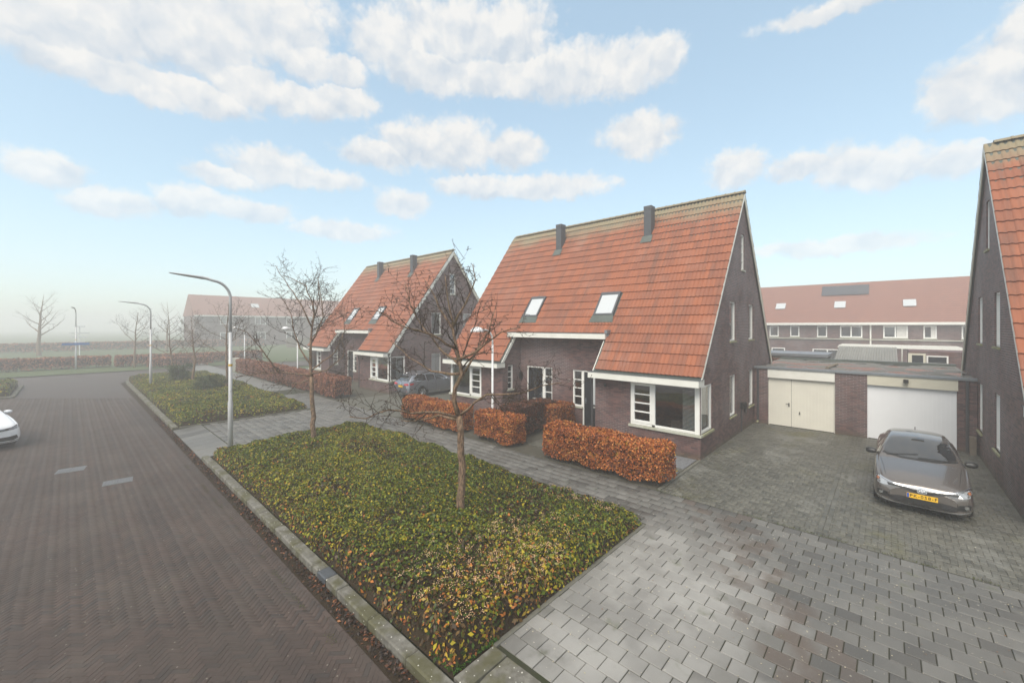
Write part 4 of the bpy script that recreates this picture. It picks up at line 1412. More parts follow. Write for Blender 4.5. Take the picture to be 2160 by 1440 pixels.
fo = b.build('garden_fence', M['wood'], None, loc=(17, 96, 0)); tag(fo, 'long timber garden fence lost in fog before the far terrace', 'fence')
o = MB().bbox(10.3, 45.9, -.02, 11.1, 46.3, 1.25, .03).build('utility_cabinet', M['cream']); tag(o, 'pale utility cabinet by the far end of the misty hedge', 'cabinet')


# ------------------------------------------------------------------ street lamps
def street_lamp(x, y, z0, rz, label, top=5.85, arm=1.6, sign=False):
    t_ = thing('street_lamp', label, 'street lamp', (x, y, z0), rz, 'tall street lamps')
    hgt = top - z0
    b = MB(); b.tube([(0, 0, 0), (0, 0, 1.75), (0, 0, 1.8), (0, 0, hgt * .70)], [.078, .074, .058, .052], 12); b.build('pole', M['lamp'], t_, True)
    pts = [(0, 0, hgt * .70), (0, 0, hgt - .62)]
    for a in np.linspace(0, math.pi / 2 - .10, 8)[1:]:
        pts.append((-.52 * (1 - math.cos(a)), 0, hgt - .62 + .55 * math.sin(a)))
    pts.append((-arm * .45, 0, hgt - .01))
    b = MB(); b.tube(pts, [.042] * len(pts), 10); b.build('arm', M['lamp'], t_, True)
    b = MB()
    L0, L1 = arm * .45, arm * 1.02
    secs = [(L0 - .1, .045, .045), (L0 + .08, .065, .05), (L0 + .2, .11, .04), ((L0 + L1) / 2, .125, .035), (L1 - .12, .10, .022), (L1, .03, .012)]
    n = 10; base = len(b.v)
    for i, (l, w_, hh) in enumerate(secs):
        zc = hgt - .01 + (l - L0) * .085
        for j in range(n):
            a = 2 * math.pi * j / n
            b.v.append((-l, math.cos(a) * w_, zc + math.sin(a) * hh))
    for i in range(len(secs) - 1):
        for j in range(n):
            j2 = (j + 1) % n
            b.f.append((i * n + j, i * n + j2, (i + 1) * n + j2, (i + 1) * n + j)); b.m.append(0)
    b.f.append(tuple(range(n))); b.f.append(tuple((len(secs) - 1) * n + j for j in range(n))[::-1])
    b.build('lamp_head', M['lamp'], t_, True)
    b = MB(); b.tube([(0, 0, 2.95), (0, 0, 3.02)], .062, 12); b.build('number_band', M['yellow'], t_)
    return t_


street_lamp(3.66, 16.2, .02, R(8), 'tall grey street lamp at the far corner of the front planting bed')
street_lamp(3.76, 36.9, .02, R(8), 'tall grey street lamp standing in the second planting bed up the street')
street_lamp(.46, 60.0, -.03, R(80), 'slim misty street lamp with blue name sign on the far lawn', 6.1)
sg = thing('street_sign', 'small blue street name plate on the slim misty lamp', 'sign', (.46, 59.9, 2.42))
MB().box(-.95, -.03, 0, .95, .0, .22).build('plate', M['signblue'], sg)
MB().tube([(.0, 0, .11), (0, .1, .11)], .07, 8).build('clamp', M['zinc'], sg)
sp = thing('direction_sign', 'thin white sign post with crossed arms in the fog of the field', 'sign', (.9, 76, -.03))
MB().tube([(0, 0, 0), (0, 0, 4.3)], .06, 8).build('post', M['lampwhite'], sp)
for z, L in ((4.25, .5), (3.4, .9), (2.9, .8), (2.3, .5)):
    MB().box(-L, -.1, z, L, -.065, z + .12).build('arm_plate', M['lampwhite'], sp)


def path_lamp(x, y, label):
    t_ = thing('path_lamp', label, 'path lamp', (x, y, -.01), 0, 'crook-necked path lamps')
    b = MB(); b.tube([(0, 0, 0), (0, 0, 1.2), (0, 0, 1.25), (0, 0, 3.6)], [.055, .053, .045, .042], 10); b.build('pole', M['lampwhite'], t_, True)
    pts = [(0, 0, 3.6)]
    for a in np.linspace(0, math.pi / 2, 8):
        pts.append((-.42 * (1 - math.cos(a)), 0, 3.75 + .42 * math.sin(a)))
    pts.append((-.62, 0, 4.17))
    b = MB(); b.tube(pts, .034, 8); b.build('crook', M['lampwhite'], t_, True)
    b = MB()
    b.lathe([(.001, .17), (.08, .165), (.17, .13), (.24, .06), (.27, -.02), (.25, -.03), (.001, -.03)], 18, o=(-.82, 0, 4.12)); b.build('lamp_shade', M['lampwhite'], t_, True)


path_lamp(11.35, 11.52, 'white crook-necked path lamp behind the short orange hedge')
path_lamp(11.4, 32.0, 'white crook-necked path lamp behind the long hedge of the hazier house')
path_lamp(11.8, 47.0, 'white crook-necked path lamp farthest up the path in the fog')
# ------------------------------------------------------------------ planting beds
GREENS = np.array([(.105, .145, .012), (.060, .100, .012), (.19, .205, .014), (.36, .29, .014), (.040, .060, .010), (.44, .30, .04), (.13, .075, .022), (.055, .032, .014), (.42, .15, .03)])


def bed_height(x, y, x0, x1, y0, y1, hmax):
    e = np.minimum(np.minimum(x - x0, x1 - x), np.minimum(y - y0, y1 - y))
    k = np.clip(e / .32, 0, 1)
    k = np.sqrt(1 - (1 - k) ** 2)
    return .03 + k * (hmax + .17 * (vnoise(x, y, 1.1, 3) - .5) + .15 * (vnoise(x, y, 3.7, 5) - .5))


def bed(name, label, x0, x1, y0, y1, hmax, dens, lsize, seed, near=False):
    # dark inner mass
    nx, ny = int((x1 - x0) / .12), int((y1 - y0) / .12)
    X, Y = np.meshgrid(np.linspace(x0, x1, nx), np.linspace(y0, y1, ny))
    Z = bed_height(X, Y, x0, x1, y0, y1, hmax) - .075
    Z = np.maximum(Z, -.02)
    V = np.c_[X.ravel(), Y.ravel(), Z.ravel()]
    idx = np.arange(nx * ny).reshape(ny, nx)
    F = np.stack([idx[:-1, :-1], idx[:-1, 1:], idx[1:, 1:], idx[1:, :-1]], -1).reshape(-1, 4)
    root = thing(name, label, 'ground cover', ((x0 + x1) / 2, (y0 + y1) / 2, 0), 0, 'planting beds')
    off = np.array([(x0 + x1) / 2, (y0 + y1) / 2, 0])
    me = bpy.data.meshes.new('bed_soil'); me.from_pydata((V - off).tolist(), [], F.tolist()); me.materials.append(M['soil'])
    linkobj('bed_soil', me, root)
    n = int((x1 - x0) * (y1 - y0) * dens)
    x = x0 + .0 + (x1 - x0) * nrg.random(n); y = y0 + (y1 - y0) * nrg.random(n)
    h = bed_height(x, y, x0, x1, y0, y1, hmax)
    dip = nrg.random(n) ** 2.2 * .15
    z = np.maximum(h - dip + .015, .005)
    e = .05
    gx = bed_height(x + e, y, x0, x1, y0, y1, hmax) - bed_height(x - e, y, x0, x1, y0, y1, hmax)
    gy = bed_height(x, y + e, x0, x1, y0, y1, hmax) - bed_height(x, y - e, x0, x1, y0, y1, hmax)
    N = unit(np.c_[-gx / (2 * e), -gy / (2 * e), np.ones(n)] * .8 + nrg.normal(0, .55, (n, 3)))
    pt = vnoise(x, y, .55, 21 + seed); pt2 = vnoise(x, y, 1.6, 9 + seed); pt3 = vnoise(x, y, .9, 55 + seed)
    pr = np.empty((n, 9))
    pr[:] = (.30, .22, .20, .085, .14, .015, .03, .05, .008)
    yl = np.clip((pt - .40) * 3, 0, 1)[:, None]
    pr += yl * np.array((-.05, -.08, .10, .10, -.05, .02, .02, 0, .0))
    br = np.clip((pt3 * .6 + pt2 * .4 - .56) * 6, 0, 1)[:, None]
    pr += br * np.array((-.08, -.06, -.12, -.04, .06, .0, .10, .16, .02))
    if near:
        cr = np.clip(1.25 - np.hypot((x - 4.5) * .55, (y - 4.3) * .8), 0, 1)[:, None]
        pr += cr * np.array((-.16, -.14, -.02, .06, -.04, .10, .16, .12, .10))
        sd_ = np.clip(1 - np.abs(x - 3.25) / .5, 0, 1)[:, None]
        pr += sd_ * np.array((-.1, -.06, -.1, 0, .05, .0, .1, .1, .05))
    pr = np.clip(pr, .002, None); pr /= pr.sum(1, keepdims=True)
    kp = nrg.random(n) > br[:, 0] * .5
    x, y, z, N, pr, h = x[kp], y[kp], z[kp], N[kp], pr[kp], h[kp]; pt2 = pt2[kp]; n = len(x)
    ch = (pr.cumsum(1) > nrg.random((n, 1))).argmax(1)
    col = GREENS[ch] * (.7 + .6 * nrg.random((n, 1)))
    sz = lsize * (.45 + .9 * nrg.random(n) ** 1.3) * (.75 + .5 * pt2)
    V = leaf_quads(np.c_[x, y, z], N, sz) - off
    o = linkobj('leaves', np_quads('leaves', V, n, M['leaf'], col), root)
    o['kind'] = 'stuff'
    # twiggy stems poking through
    ns = int((x1 - x0) * (y1 - y0) * (16 if near else 3))
    b = MB()
    for i in range(ns):
        xx, yy = rng.uniform(x0 + .1, x1 - .1), rng.uniform(y0 + .1, y1 - .1)
        hh = float(bed_height(np.array([xx]), np.array([yy]), x0, x1, y0, y1, hmax)[0])
        a = rng.uniform(0, 6.28); l = rng.uniform(.1, .25)
        p0 = (xx - off[0], yy - off[1], hh - .12)
        p1 = (p0[0] + l * math.cos(a), p0[1] + l * math.sin(a), hh + rng.uniform(-.02, .05))
        b.tube([p0, ((p0[0] + p1[0]) / 2, (p0[1] + p1[1]) / 2, hh + .0), p1], [.004, .003, .002], 3, cap=False)
    o = b.build('stems', M['twig'], root); o['kind'] = 'stuff'
    return root, off


B1, off1 = bed('ground_cover_bed', 'green and yellow ground cover bed in front, framed by the mossy kerb', 3.19, 8.39, 3.92, 16.33, .34, 2300, .070, 1, True)
# clusters of cream berries in the near corner
NB = 0
bv = []
bp = []
while len(bp) < 230:
    x, y = rng.uniform(3.4, 8.3), rng.uniform(4.05, 12)
    w = max(0, 1.15 - math.hypot((x - 4.7) * .5, (y - 4.7) * .8)) + .4 * max(0, 1 - math.hypot((x - 8.0) * 1.6, (y - 4.9) * .6))
    w *= .35 + 1.3 * float(vnoise(np.array([x]), np.array([y]), 2.3, 77)[0])
    if rng.random() < w: bp.append((x, y))
oc = np.array([(1, 0, 0), (-1, 0, 0), (0, 1, 0), (0, -1, 0), (0, 0, 1), (0, 0, -1)], float)
of = [(0, 2, 4), (2, 1, 4), (1, 3, 4), (3, 0, 4), (2, 0, 5), (1, 2, 5), (3, 1, 5), (0, 3, 5)]
bV = []; bF = []
for x, y in bp:
    hh = float(bed_height(np.array([x]), np.array([y]), 3.19, 8.39, 3.92, 16.33, .34)[0])
    for k in range(rng.randint(4, 13)):
        c0 = np.array([x + rng.gauss(0, .035), y + rng.gauss(0, .035), hh + .03 + rng.gauss(0, .018)]) - off1
        r_ = rng.uniform(.005, .0095)
        i0 = len(bV)
        bV += (oc * r_ + c0).tolist(); bF += [tuple(i0 + q for q in f) for f in of]
me = bpy.data.meshes.new('berries'); me.from_pydata(bV, [], bF); me.materials.append(M['berry'])
o = linkobj('berries', me, B1); o['kind'] = 'stuff'
# orange dead leaves and moss at the foot of the bed
n = 900
x = np.r_[3.2 + .25 * nrg.random(500), 3.2 + 5 * nrg.random(400)]; y = np.r_[4 + 12 * nrg.random(500) ** 1.4, 3.93 + .2 * nrg.random(400)]
P = np.c_[x, y, .03 + .12 * nrg.random(n)]
col = np.array([(.42, .15, .05), (.30, .10, .035), (.20, .09, .04), (.36, .22, .09)])[nrg.integers(0, 4, n)] * (.6 + .7 * nrg.random((n, 1)))
o = linkobj('dead_leaves', np_quads('dead_leaves', leaf_quads(P, unit(nrg.normal(0, .6, (n, 3)) + (0, 0, 1)), .045 + .03 * nrg.random(n)) - off1, n, M['deadleaf'], col), B1); o['kind'] = 'stuff'
n = 2600
x = 3.2 + .8 * nrg.random(n); y = 3.92 + .42 * nrg.random(n) * (1.1 - (x - 3.2) / 1.0)
P = np.c_[x, y, .02 + .05 * nrg.random(n)]
col = np.array([(.05, .14, .015), (.08, .19, .02), (.04, .09, .015)])[nrg.integers(0, 3, n)] * (.7 + .6 * nrg.random((n, 1)))
o = linkobj('moss', np_quads('moss', leaf_quads(P, unit(nrg.normal(0, .6, (n, 3)) + (0, 0, 1)), .018 + .012 * nrg.random(n)) - off1, n, M['moss'], col), B1); o['kind'] = 'stuff'

B2, off2 = bed('ground_cover_bed', 'second ground cover bed with lamp and shrubs, farther up the street', 3.19, 8.39, 22.15, 44.5, .36, 800, .095, 4)
B3, off3 = bed('ground_cover_bed', 'small dark ground cover bed across the road at the left edge', -16, -2.5, 39.6, 46.5, .5, 220, .16, 8)
kb = MB(); kb.bbox(-16, 39.3, -.14, -2.4, 39.5, .03, .02); kb.bbox(-2.45, 39.5, -.14, -2.25, 46.5, .03, .02)
tag(kb.build('kerb', M['kerb']), kind='structure')
# tufts of moss and weeds along the edging and joints
n = 5200
k = nrg.integers(0, 4, n)
x = np.where(k == 0, 3.3 + 5.1 * nrg.random(n), np.where(k == 1, 8.43 + nrg.normal(0, .02, n), np.where(k == 2, 10.48 + nrg.normal(0, .02, n), 2.5 + nrg.normal(0, .03, n))))
y = np.where(k == 0, 3.90 + nrg.normal(0, .02, n), np.where(k == 1, 4 + 12 * nrg.random(n), np.where(k == 2, -2 + 6.5 * nrg.random(n), 5 + 12 * nrg.random(n))))
z = np.where(k == 3, ZR, 0.0) + .012 * nrg.random(n)
keep = vnoise(x * 2, y * 2, 1.3, 5) > .5
P = np.c_[x, y, z][keep]
n = len(P)
col = np.array([(.07, .10, .02), (.10, .11, .03), (.05, .06, .02)])[nrg.integers(0, 3, n)]
o = linkobj('joint_moss', np_quads('joint_moss', leaf_quads(P, unit(nrg.normal(0, .7, (n, 3)) + (0, 0, 1)), .012 + .012 * nrg.random(n)), n, M['moss'], col))
tag(o, 'thin moss growing along the joints of kerb and paving', 'moss', kind='stuff')


# ------------------------------------------------------------------ hedges
BEECH = np.array([(.44, .135, .032), (.33, .090, .026), (.54, .20, .05), (.19, .058, .022), (.09, .034, .018), (.60, .28, .09), (.36, .24, .03)])
DARKB = np.array([(.12, .045, .028), (.08, .032, .024), (.17, .06, .03), (.05, .03, .018), (.035, .035, .016), (.25, .09, .04), (.06, .07, .02)])
PALEB = np.array([(.30, .11, .06), (.23, .085, .05), (.34, .14, .08), (.15, .06, .04), (.10, .045, .03), (.38, .19, .10), (.2, .13, .05)])


def hedge(x0, x1, y0, y1, h, label, pal, dens=1500, ls=.055, group='clipped beech hedges', name='beech_hedge'):
    cx, cy = (x0 + x1) / 2, (y0 + y1) / 2
    th = thing(name, label, 'hedge', (cx, cy, -.01), 0, group)
    hx, hy = (x1 - x0) / 2, (y1 - y0) / 2
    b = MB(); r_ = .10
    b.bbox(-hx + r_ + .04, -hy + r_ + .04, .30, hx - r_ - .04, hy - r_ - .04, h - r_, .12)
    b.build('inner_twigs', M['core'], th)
    b = MB()
    k = max(10, min(260, int((y1 - y0) * (x1 - x0) * 26)))
    for i in range(k):
        xx, yy = rng.uniform(-hx + .1, hx - .1), rng.uniform(-hy + .1, hy - .1)
        b.tube([(xx, yy, 0), (xx + rng.uniform(-.05, .05), yy + rng.uniform(-.05, .05), .4)], .012, 4, cap=False)
    o = b.build('stems', M['twig'], th); o['kind'] = 'stuff'
    ar = {'t': 4 * hx * hy, 'x0': 2 * hy * h, 'x1': 2 * hy * h, 'y0': 2 * hx * h, 'y1': 2 * hx * h}
    PP = []; NN = []
    for kf, A in ar.items():
        n = int(A * dens)
        u, v = nrg.random(n) * 2 - 1, nrg.random(n)
        if kf == 't': P = np.c_[u * hx, (v * 2 - 1) * hy, np.full(n, h)]; N = np.tile((0, 0, 1.), (n, 1))
        elif kf[0] == 'x':
            s = -1 if kf == 'x0' else 1
            P = np.c_[np.full(n, s * hx), u * hy, .05 + v * (h - .05)]; N = np.tile((s, 0, 0.), (n, 1))
        else:
            s = -1 if kf == 'y0' else 1
            P = np.c_[u * hx, np.full(n, s * hy), .05 + v * (h - .05)]; N = np.tile((0, s, 0.), (n, 1))
        PP.append(P); NN.append(N)
    P = np.concatenate(PP); N = np.concatenate(NN); n = len(P)
    # round the long edges, then wobble the face in and out
    q = P.copy(); rr_ = .13
    for ax, hh in ((0, hx), (1, hy)):
        q[:, ax] = np.clip(P[:, ax], -hh + rr_, hh - rr_)
    q[:, 2] = np.clip(P[:, 2], -1, h - rr_)
    dv = P - q; ln = np.linalg.norm(dv, axis=1, keepdims=True)
    P = q + dv / np.maximum(ln, 1e-6) * np.minimum(ln, rr_)
    N = unit(N + dv * 4)
    wob = (vnoise(P[:, 0] + P[:, 1] * .9 + cx, P[:, 2] * 1.3 + P[:, 1] * .45 + cy, 2.6, 31) - .5) * .14
    P = P + N * (wob[:, None] + nrg.normal(0, .022, (n, 1)) - nrg.random((n, 1)) ** 2 * .07)
    # ragged foot
    keep = P[:, 2] > .04 + .20 * vnoise(P[:, 0] + cx, P[:, 1] + cy, 3.1, 13)
    P, N = P[keep], N[keep]; n = len(P)
    clump = vnoise(P[:, 0] * 1.2 + P[:, 1] + cx, P[:, 2] * 1.4 + cy, 3.6, 8)
    pr = np.tile((.30, .25, .15, .14, .07, .07, .02), (n, 1))
    pr += np.clip((clump - .5) * 2.6, -1, 1)[:, None] * np.array((.04, -.10, .15, -.10, -.06, .07, .02))
    pr = np.clip(pr, .002, None); pr /= pr.sum(1, keepdims=True)
    ch = (pr.cumsum(1) > nrg.random((n, 1))).argmax(1)
    col = pal[ch] * (.65 + .7 * nrg.random((n, 1)))
    NL = unit(N * .75 + nrg.normal(0, .5, (n, 3)) + (0, 0, -.15))
    me = np_quads('leaves', leaf_quads(P, NL, ls * (.6 + .7 * nrg.random(n)), .62), n, M['deadleaf'], col)
    o = linkobj('leaves', me, th); o['kind'] = 'stuff'
    return th


hedge(10.50, 11.36, 4.36, 8.32, 1.10, 'long orange beech hedge beside the driveway, nearest of the hedges', BEECH, 1900, .064)
hedge(10.52, 11.40, 9.78, 11.75, 1.05, 'short orange beech hedge between the two garden gates', BEECH, 1800, .064)
hedge(10.52, 11.40, 12.65, 16.75, 1.05, 'orange beech hedge in front of the silver estate car', BEECH, 1700, .066)
hedge(11.45, 14.1, 10.35, 11.25, 1.22, 'dark purplish hedge dividing the front gardens under the house windows', DARKB, 1500, .06)
hedge(13.2, 14.5, 9.72, 10.55, 1.12, 'small reddish bush at the wall between the two front doors', BEECH * .75, 1500, .055)
hedge(10.55, 11.65, 24.0, 33.5, 1.2, 'long brownish hedge before the hazier house', PALEB, 620, .09)
hedge(10.45, 11.5, 33.6, 44.5, 1.25, 'brownish hedge continuing up the misty path', PALEB, 420, .11)
hedge(-45, 3, 60.8, 62.2, 1.15, 'low brown hedge across the misty lawn at the left', PALEB, 90, .22)
hedge(3.3, 17, 59.6, 60.8, 1.15, 'low brown hedge on the misty lawn behind the corner tree', PALEB, 90, .22)
hedge(5.5, 11, 55.9, 56.9, 1.0, 'low brown hedge at the bend of the road', PALEB, 130, .2)
hedge(-60, 30, 104, 106, 1.4, 'farthest brown hedge dissolving in fog', PALEB, 30, .4)
hedge(28.4, 29.2, 2.2, 8.5, 2.40, 'garden hedge with orange berries behind the garage roof', DARKB, 500, .09)


# ------------------------------------------------------------------ evergreen shrubs
def shrub(x, y, r_, h, label, n=5200, pal=None, ls=.09):
    th = thing('evergreen_shrub', label, 'shrub', (x, y, .0), 0, 'evergreen shrubs')
    b = MB()
    for i in range(14):
        a = rng.uniform(0, 6.28); e = rng.uniform(.2, .9)
        b.tube([(0, 0, 0), (r_ * .4 * math.cos(a) * e, r_ * .4 * math.sin(a) * e, h * .5), (r_ * .8 * math.cos(a) * e, r_ * .8 * math.sin(a) * e, h * rng.uniform(.7, .95))], [.02, .014, .006], 4, cap=False)
    b.build('stems', M['twig'], th)['kind'] = 'stuff'
    cc = nrg.normal(0, 1, (46, 3)); cc = unit(cc) * nrg.random((46, 1)) ** .4
    cc = cc * np.array([r_, r_, h * .5]) * .8 + (0, 0, h * .5)
    c_ = cc[nrg.integers(0, 46, n)]
    dr = unit(nrg.normal(0, 1, (n, 3)))
    P = c_ + dr * .24 * nrg.random((n, 1)) ** .5
    P[:, 2] = np.abs(P[:, 2])
    pal = pal if pal is not None else np.array([(.04, .065, .022), (.055, .085, .03), (.03, .048, .018), (.09, .11, .035)])
    col = pal[nrg.integers(0, len(pal), n)] * (.6 + .8 * nrg.random((n, 1)))
    o = linkobj('foliage', np_quads('foliage', leaf_quads(P, unit(dr + nrg.normal(0, .4, (n, 3)) + (0, 0, .4)), ls * (.6 + .8 * nrg.random(n)), .4), n, M['leaf'], col), th); o['kind'] = 'stuff'


shrub(5.6, 38.4, 1.05, 1.9, 'taller dark evergreen shrub in the second bed near the far lamp')
shrub(6.1, 31.6, 1.15, 1.35, 'lower spreading evergreen shrub in the second bed')


# ------------------------------------------------------------------ bare trees
class Tree:
    def __init__(s, seed):
        s.r = random.Random(seed); s.trunk = MB(); s.limb = MB(); s.twig = MB(); s.nt = 0

    def wob(s, p, d, L, k, up, bend):
        pts = [Vector(p)]; dd = Vector(d).normalized()
        for i in range(k):
            dd = (dd + Vector((s.r.gauss(0, bend), s.r.gauss(0, bend), s.r.gauss(0, bend) + up))).normalized()
            pts.append(pts[-1] + dd * (L / k))
        return pts

    def spurs(s, pts, r0, n):
        """short knobbly fruiting spurs"""
        for i in range(n):
            k = s.r.randint(0, len(pts) - 2); f = s.r.random()
            p = pts[k].lerp(pts[k + 1], f)
            d = Vector((s.r.gauss(0, 1), s.r.gauss(0, 1), s.r.gauss(.3, 1))).normalized()
            L = s.r.uniform(.03, .11)
            q = p + d * L
            s.twig.tube([p, q], [max(.0045, r0 * .4), .004], 3, cap=False)
            if s.r.random() < .6:
                s.twig.tube([q, q + d * .012], [.011, .008], 4)

    def branch(s, p, d, L, r0, lev, dense):
        k = max(2, int(L / .14))
        pts = s.wob(p, d, L, k, .05, .16)
        rad = [r0 * (1 - .72 * i / k) for i in range(k + 1)]
        (s.limb if lev == 0 else s.twig).tube(pts, rad, 5 if lev == 0 else (4 if r0 > .008 else 3), cap=False)
        s.kids(pts, rad, L, lev, dense)

    def kids(s, pts, rad, L, lev, dense):
        k = len(pts) - 1
        s.spurs(pts, rad[-1], int(L * (9 if lev < 2 else 7) * dense))
        if lev >= 2: return
        nb = max(3, int(L * (6.2 if lev == 0 else 6.0) * dense))
        for i in range(nb):
            f = .18 + .82 * (i + s.r.random()) / nb
            q = min(k - 1, int(f * k)); p = pts[q].lerp(pts[q + 1], f * k - q if f * k - q < 1 else 1)
            ax = (pts[q + 1] - pts[q]).normalized()
            o = Vector((s.r.gauss(0, 1), s.r.gauss(0, 1), s.r.gauss(.25, .8)))
            o = (o - ax * o.dot(ax)).normalized()
            d = (ax * s.r.uniform(.45, 1.0) + o).normalized()
            s.branch(p, d, L * s.r.uniform(.30, .62) * (1.15 - .5 * f) + .07, max(.0058, rad[q] * s.r.uniform(.38, .55)), lev + 1, dense)

    def main(s, pts, r0, r1, dense, mb=None, sides=7):
        # refine polyline with small kinks
        P = [Vector(pts[0])]
        for a, b in zip(pts[:-1], pts[1:]):
            a, b = Vector(a), Vector(b); L = (b - a).length; n = max(1, int(L / .22))
            for i in range(1, n + 1):
                w = Vector((s.r.gauss(0, .018), s.r.gauss(0, .018), s.r.gauss(0, .012))) if i < n else Vector()
                P.append(a.lerp(b, i / n) + w)
        n = len(P)
        rad = [r0 + (r1 - r0) * (i / (n - 1)) ** .8 for i in range(n)]
        (mb or s.limb).tube(P, rad, sides)
        return P, rad

    def finish(s, x, y, label, group='bare street trees', z=0, rz=0):
        th = thing('bare_tree', label, 'tree', (x, y, z), rz, group)
        s.trunk.build('trunk', M['bark'], th, True)
        s.limb.build('limbs', M['twig'] if False else M['bark'], th, True)
        o = s.twig.build('crown', M['twig'], th, True)
        return th


def v3(q):
    """(sideways, up, away) seen from the camera -> world offset"""
    a, z, dp = q
    return (a * RGT[0] + dp * FWD[0], a * RGT[1] + dp * FWD[1], z)


T1 = [[(0, -.05, 0), (0, .35, 0), (.02, 1.01, 0), (0, 1.73, 0), (-.04, 2.34, 0)],
      [(-.04, 2.3, 0), (-.15, 2.7, 0), (-.12, 2.95, 0), (.03, 3.26, 0), (-.1, 3.87, 0), (-.17, 4.38, 0), (-.28, 4.89, 0), (-.35, 5.45, 0)],
      [(-.04, 2.3, 0), (-.43, 2.48, -.3), (-.94, 2.52, -.6), (-1.35, 2.63, -.8), (-1.76, 2.48, -.9), (-2.04, 2.54, -1)],
      [(-.05, 2.25, 0), (-.53, 2.29, .3), (-.94, 2.14, .5), (-1.3, 2.08, .6), (-1.5, 2.08, .7)],
      [(-.02, 2.36, 0), (.32, 2.67, -.2), (.59, 2.87, -.4), (.92, 2.89, -.5), (1.31, 2.93, -.6), (1.72, 3.1, -.7), (2.12, 3.18, -.8)],
      [(0, 3.16, 0), (.29, 3.67, .3), (.59, 4.18, .5), (.75, 4.79, .6)],
      [(-.08, 3.56, 0), (.39, 3.77, -.3), (.9, 4.18, -.6), (1.3, 4.28, -.8)],
      [(-.04, 3.46, 0), (-.53, 3.82, .3), (-.94, 4.28, .5), (-1.25, 4.79, .6), (-1.4, 5.3, .7)],
      [(-.1, 3.82, 0), (-.58, 4.13, -.4), (-1.04, 4.28, -.7), (-1.6, 4.64, -.9)],
      [(-.14, 4.18, 0), (-.48, 4.69, .1), (-.68, 5.1, .2), (-.84, 5.35, .2)],
      [(-.17, 4.28, 0), (.13, 4.79, -.2), (.34, 5.3, -.2), (.29, 5.61, -.3)],
      [(-.02, 3.26, 0), (-.74, 3.26, .5), (-1.35, 3.56, .8), (-1.86, 3.97, 1.0)]]
T2 = [[(0, -.05, 0), (0, .34, 0), (-.03, 1.26, 0), (-.08, 2.09, 0), (-.08, 2.51, 0)],
      [(-.08, 2.45, 0), (-.12, 3.43, 0), (-.07, 4.27, 0), (-.03, 5.1, 0), (-.28, 5.77, 0), (-1.04, 6.1, 0)],
      [(-.08, 2.5, 0), (-.87, 2.68, -.3), (-1.62, 2.68, -.5), (-2.37, 2.56, -.7)],
      [(-.1, 2.4, 0), (-.62, 2.23, .3), (-1.2, 2.18, .5), (-1.95, 2.09, .7)],
      [(-.12, 2.93, 0), (-.62, 3.51, .2), (-.87, 4.1, .3), (-1.04, 4.77, .4), (-1.54, 5.52, .5)],
      [(-.07, 4.27, 0), (-.37, 5.1, -.2), (-.79, 5.69, -.2), (-1.2, 6.44, -.3)],
      [(-.07, 4.43, 0), (.13, 5.27, .2), (.05, 5.94, .2)],
      [(-.07, 3.77, 0), (.47, 4.6, -.3), (.47, 5.44, -.5), (.38, 6.02, -.5)],
      [(-.05, 2.76, 0), (.63, 3.35, .3), (.89, 4.1, .5), (.84, 4.93, .6)],
      [(-.06, 2.6, 0), (.63, 2.76, -.4), (1.3, 3.26, -.6), (1.39, 4.1, -.8)],
      [(-1.04, 2.66, -.35), (-1.45, 3.43, -.6), (-1.95, 4.1, -.7), (-2.37, 4.27, -.8)]]


def made_tree(x, y, limbs, seed, label, r0=.105, dense=1.0):
    t_ = Tree(seed)
    t_.main([v3(q) for q in limbs[0]], r0, r0 * .72, dense, t_.trunk, 10)
    for i, l in enumerate(limbs[1:]):
        rr_ = r0 * (.62 if i == 0 else .34)
        L = sum(math.dist(a, b) for a, b in zip(l[:-1], l[1:]))
        P, rad = t_.main([v3(q) for q in l], rr_, .008, dense)
        t_.kids(P[1:], rad[1:], L * .72, 0, dense)
    return t_.finish(x, y, label)


made_tree(5.82, 6.9, T1, 3, 'gnarled bare tree with flaking trunk in the front bed, nearest the camera', .098, 1.0)
made_tree(5.96, 15.18, T2, 5, 'taller bare tree at the far end of the front bed', .095, 1.0)


def wild_tree(x, y, h, seed, label, spread=1.0, fork=.32, r0=.10, dense=.7, n=9):
    t_ = Tree(seed); r = t_.r
    zf = h * fork
    P, rad = t_.main([(0, 0, -.05), (r.gauss(0, .04), r.gauss(0, .04), zf * .5), (r.gauss(0, .05), r.gauss(0, .05), zf), (r.gauss(0, .15), r.gauss(0, .15), h * .62), (r.gauss(0, .2), r.gauss(0, .2), h * .95)], r0, .012, dense, t_.trunk, 8)
    for i in range(n):
        f = fork + (.85 - fork) * i / n
        k = min(len(P) - 1, int(f / .95 * (len(P) - 1)))
        a = i * 2.4 + r.gauss(0, .4); e = r.uniform(.15, .6) + f * .8
        L = h * spread * (.58 - .42 * f) * r.uniform(.8, 1.15)
        d1 = Vector((math.cos(a), math.sin(a), e)).normalized()
        p = P[k]
        q = [p, p + d1 * L * .5, p + d1 * L * .5 + (d1 + Vector((0, 0, .35))).normalized() * L * .5]
        PP, rd = t_.main(q, rad[k] * .55, .007, dense)
        t_.kids(PP[1:], rd[1:], L * .8, 0, dense)
    return t_.finish(x, y, label)


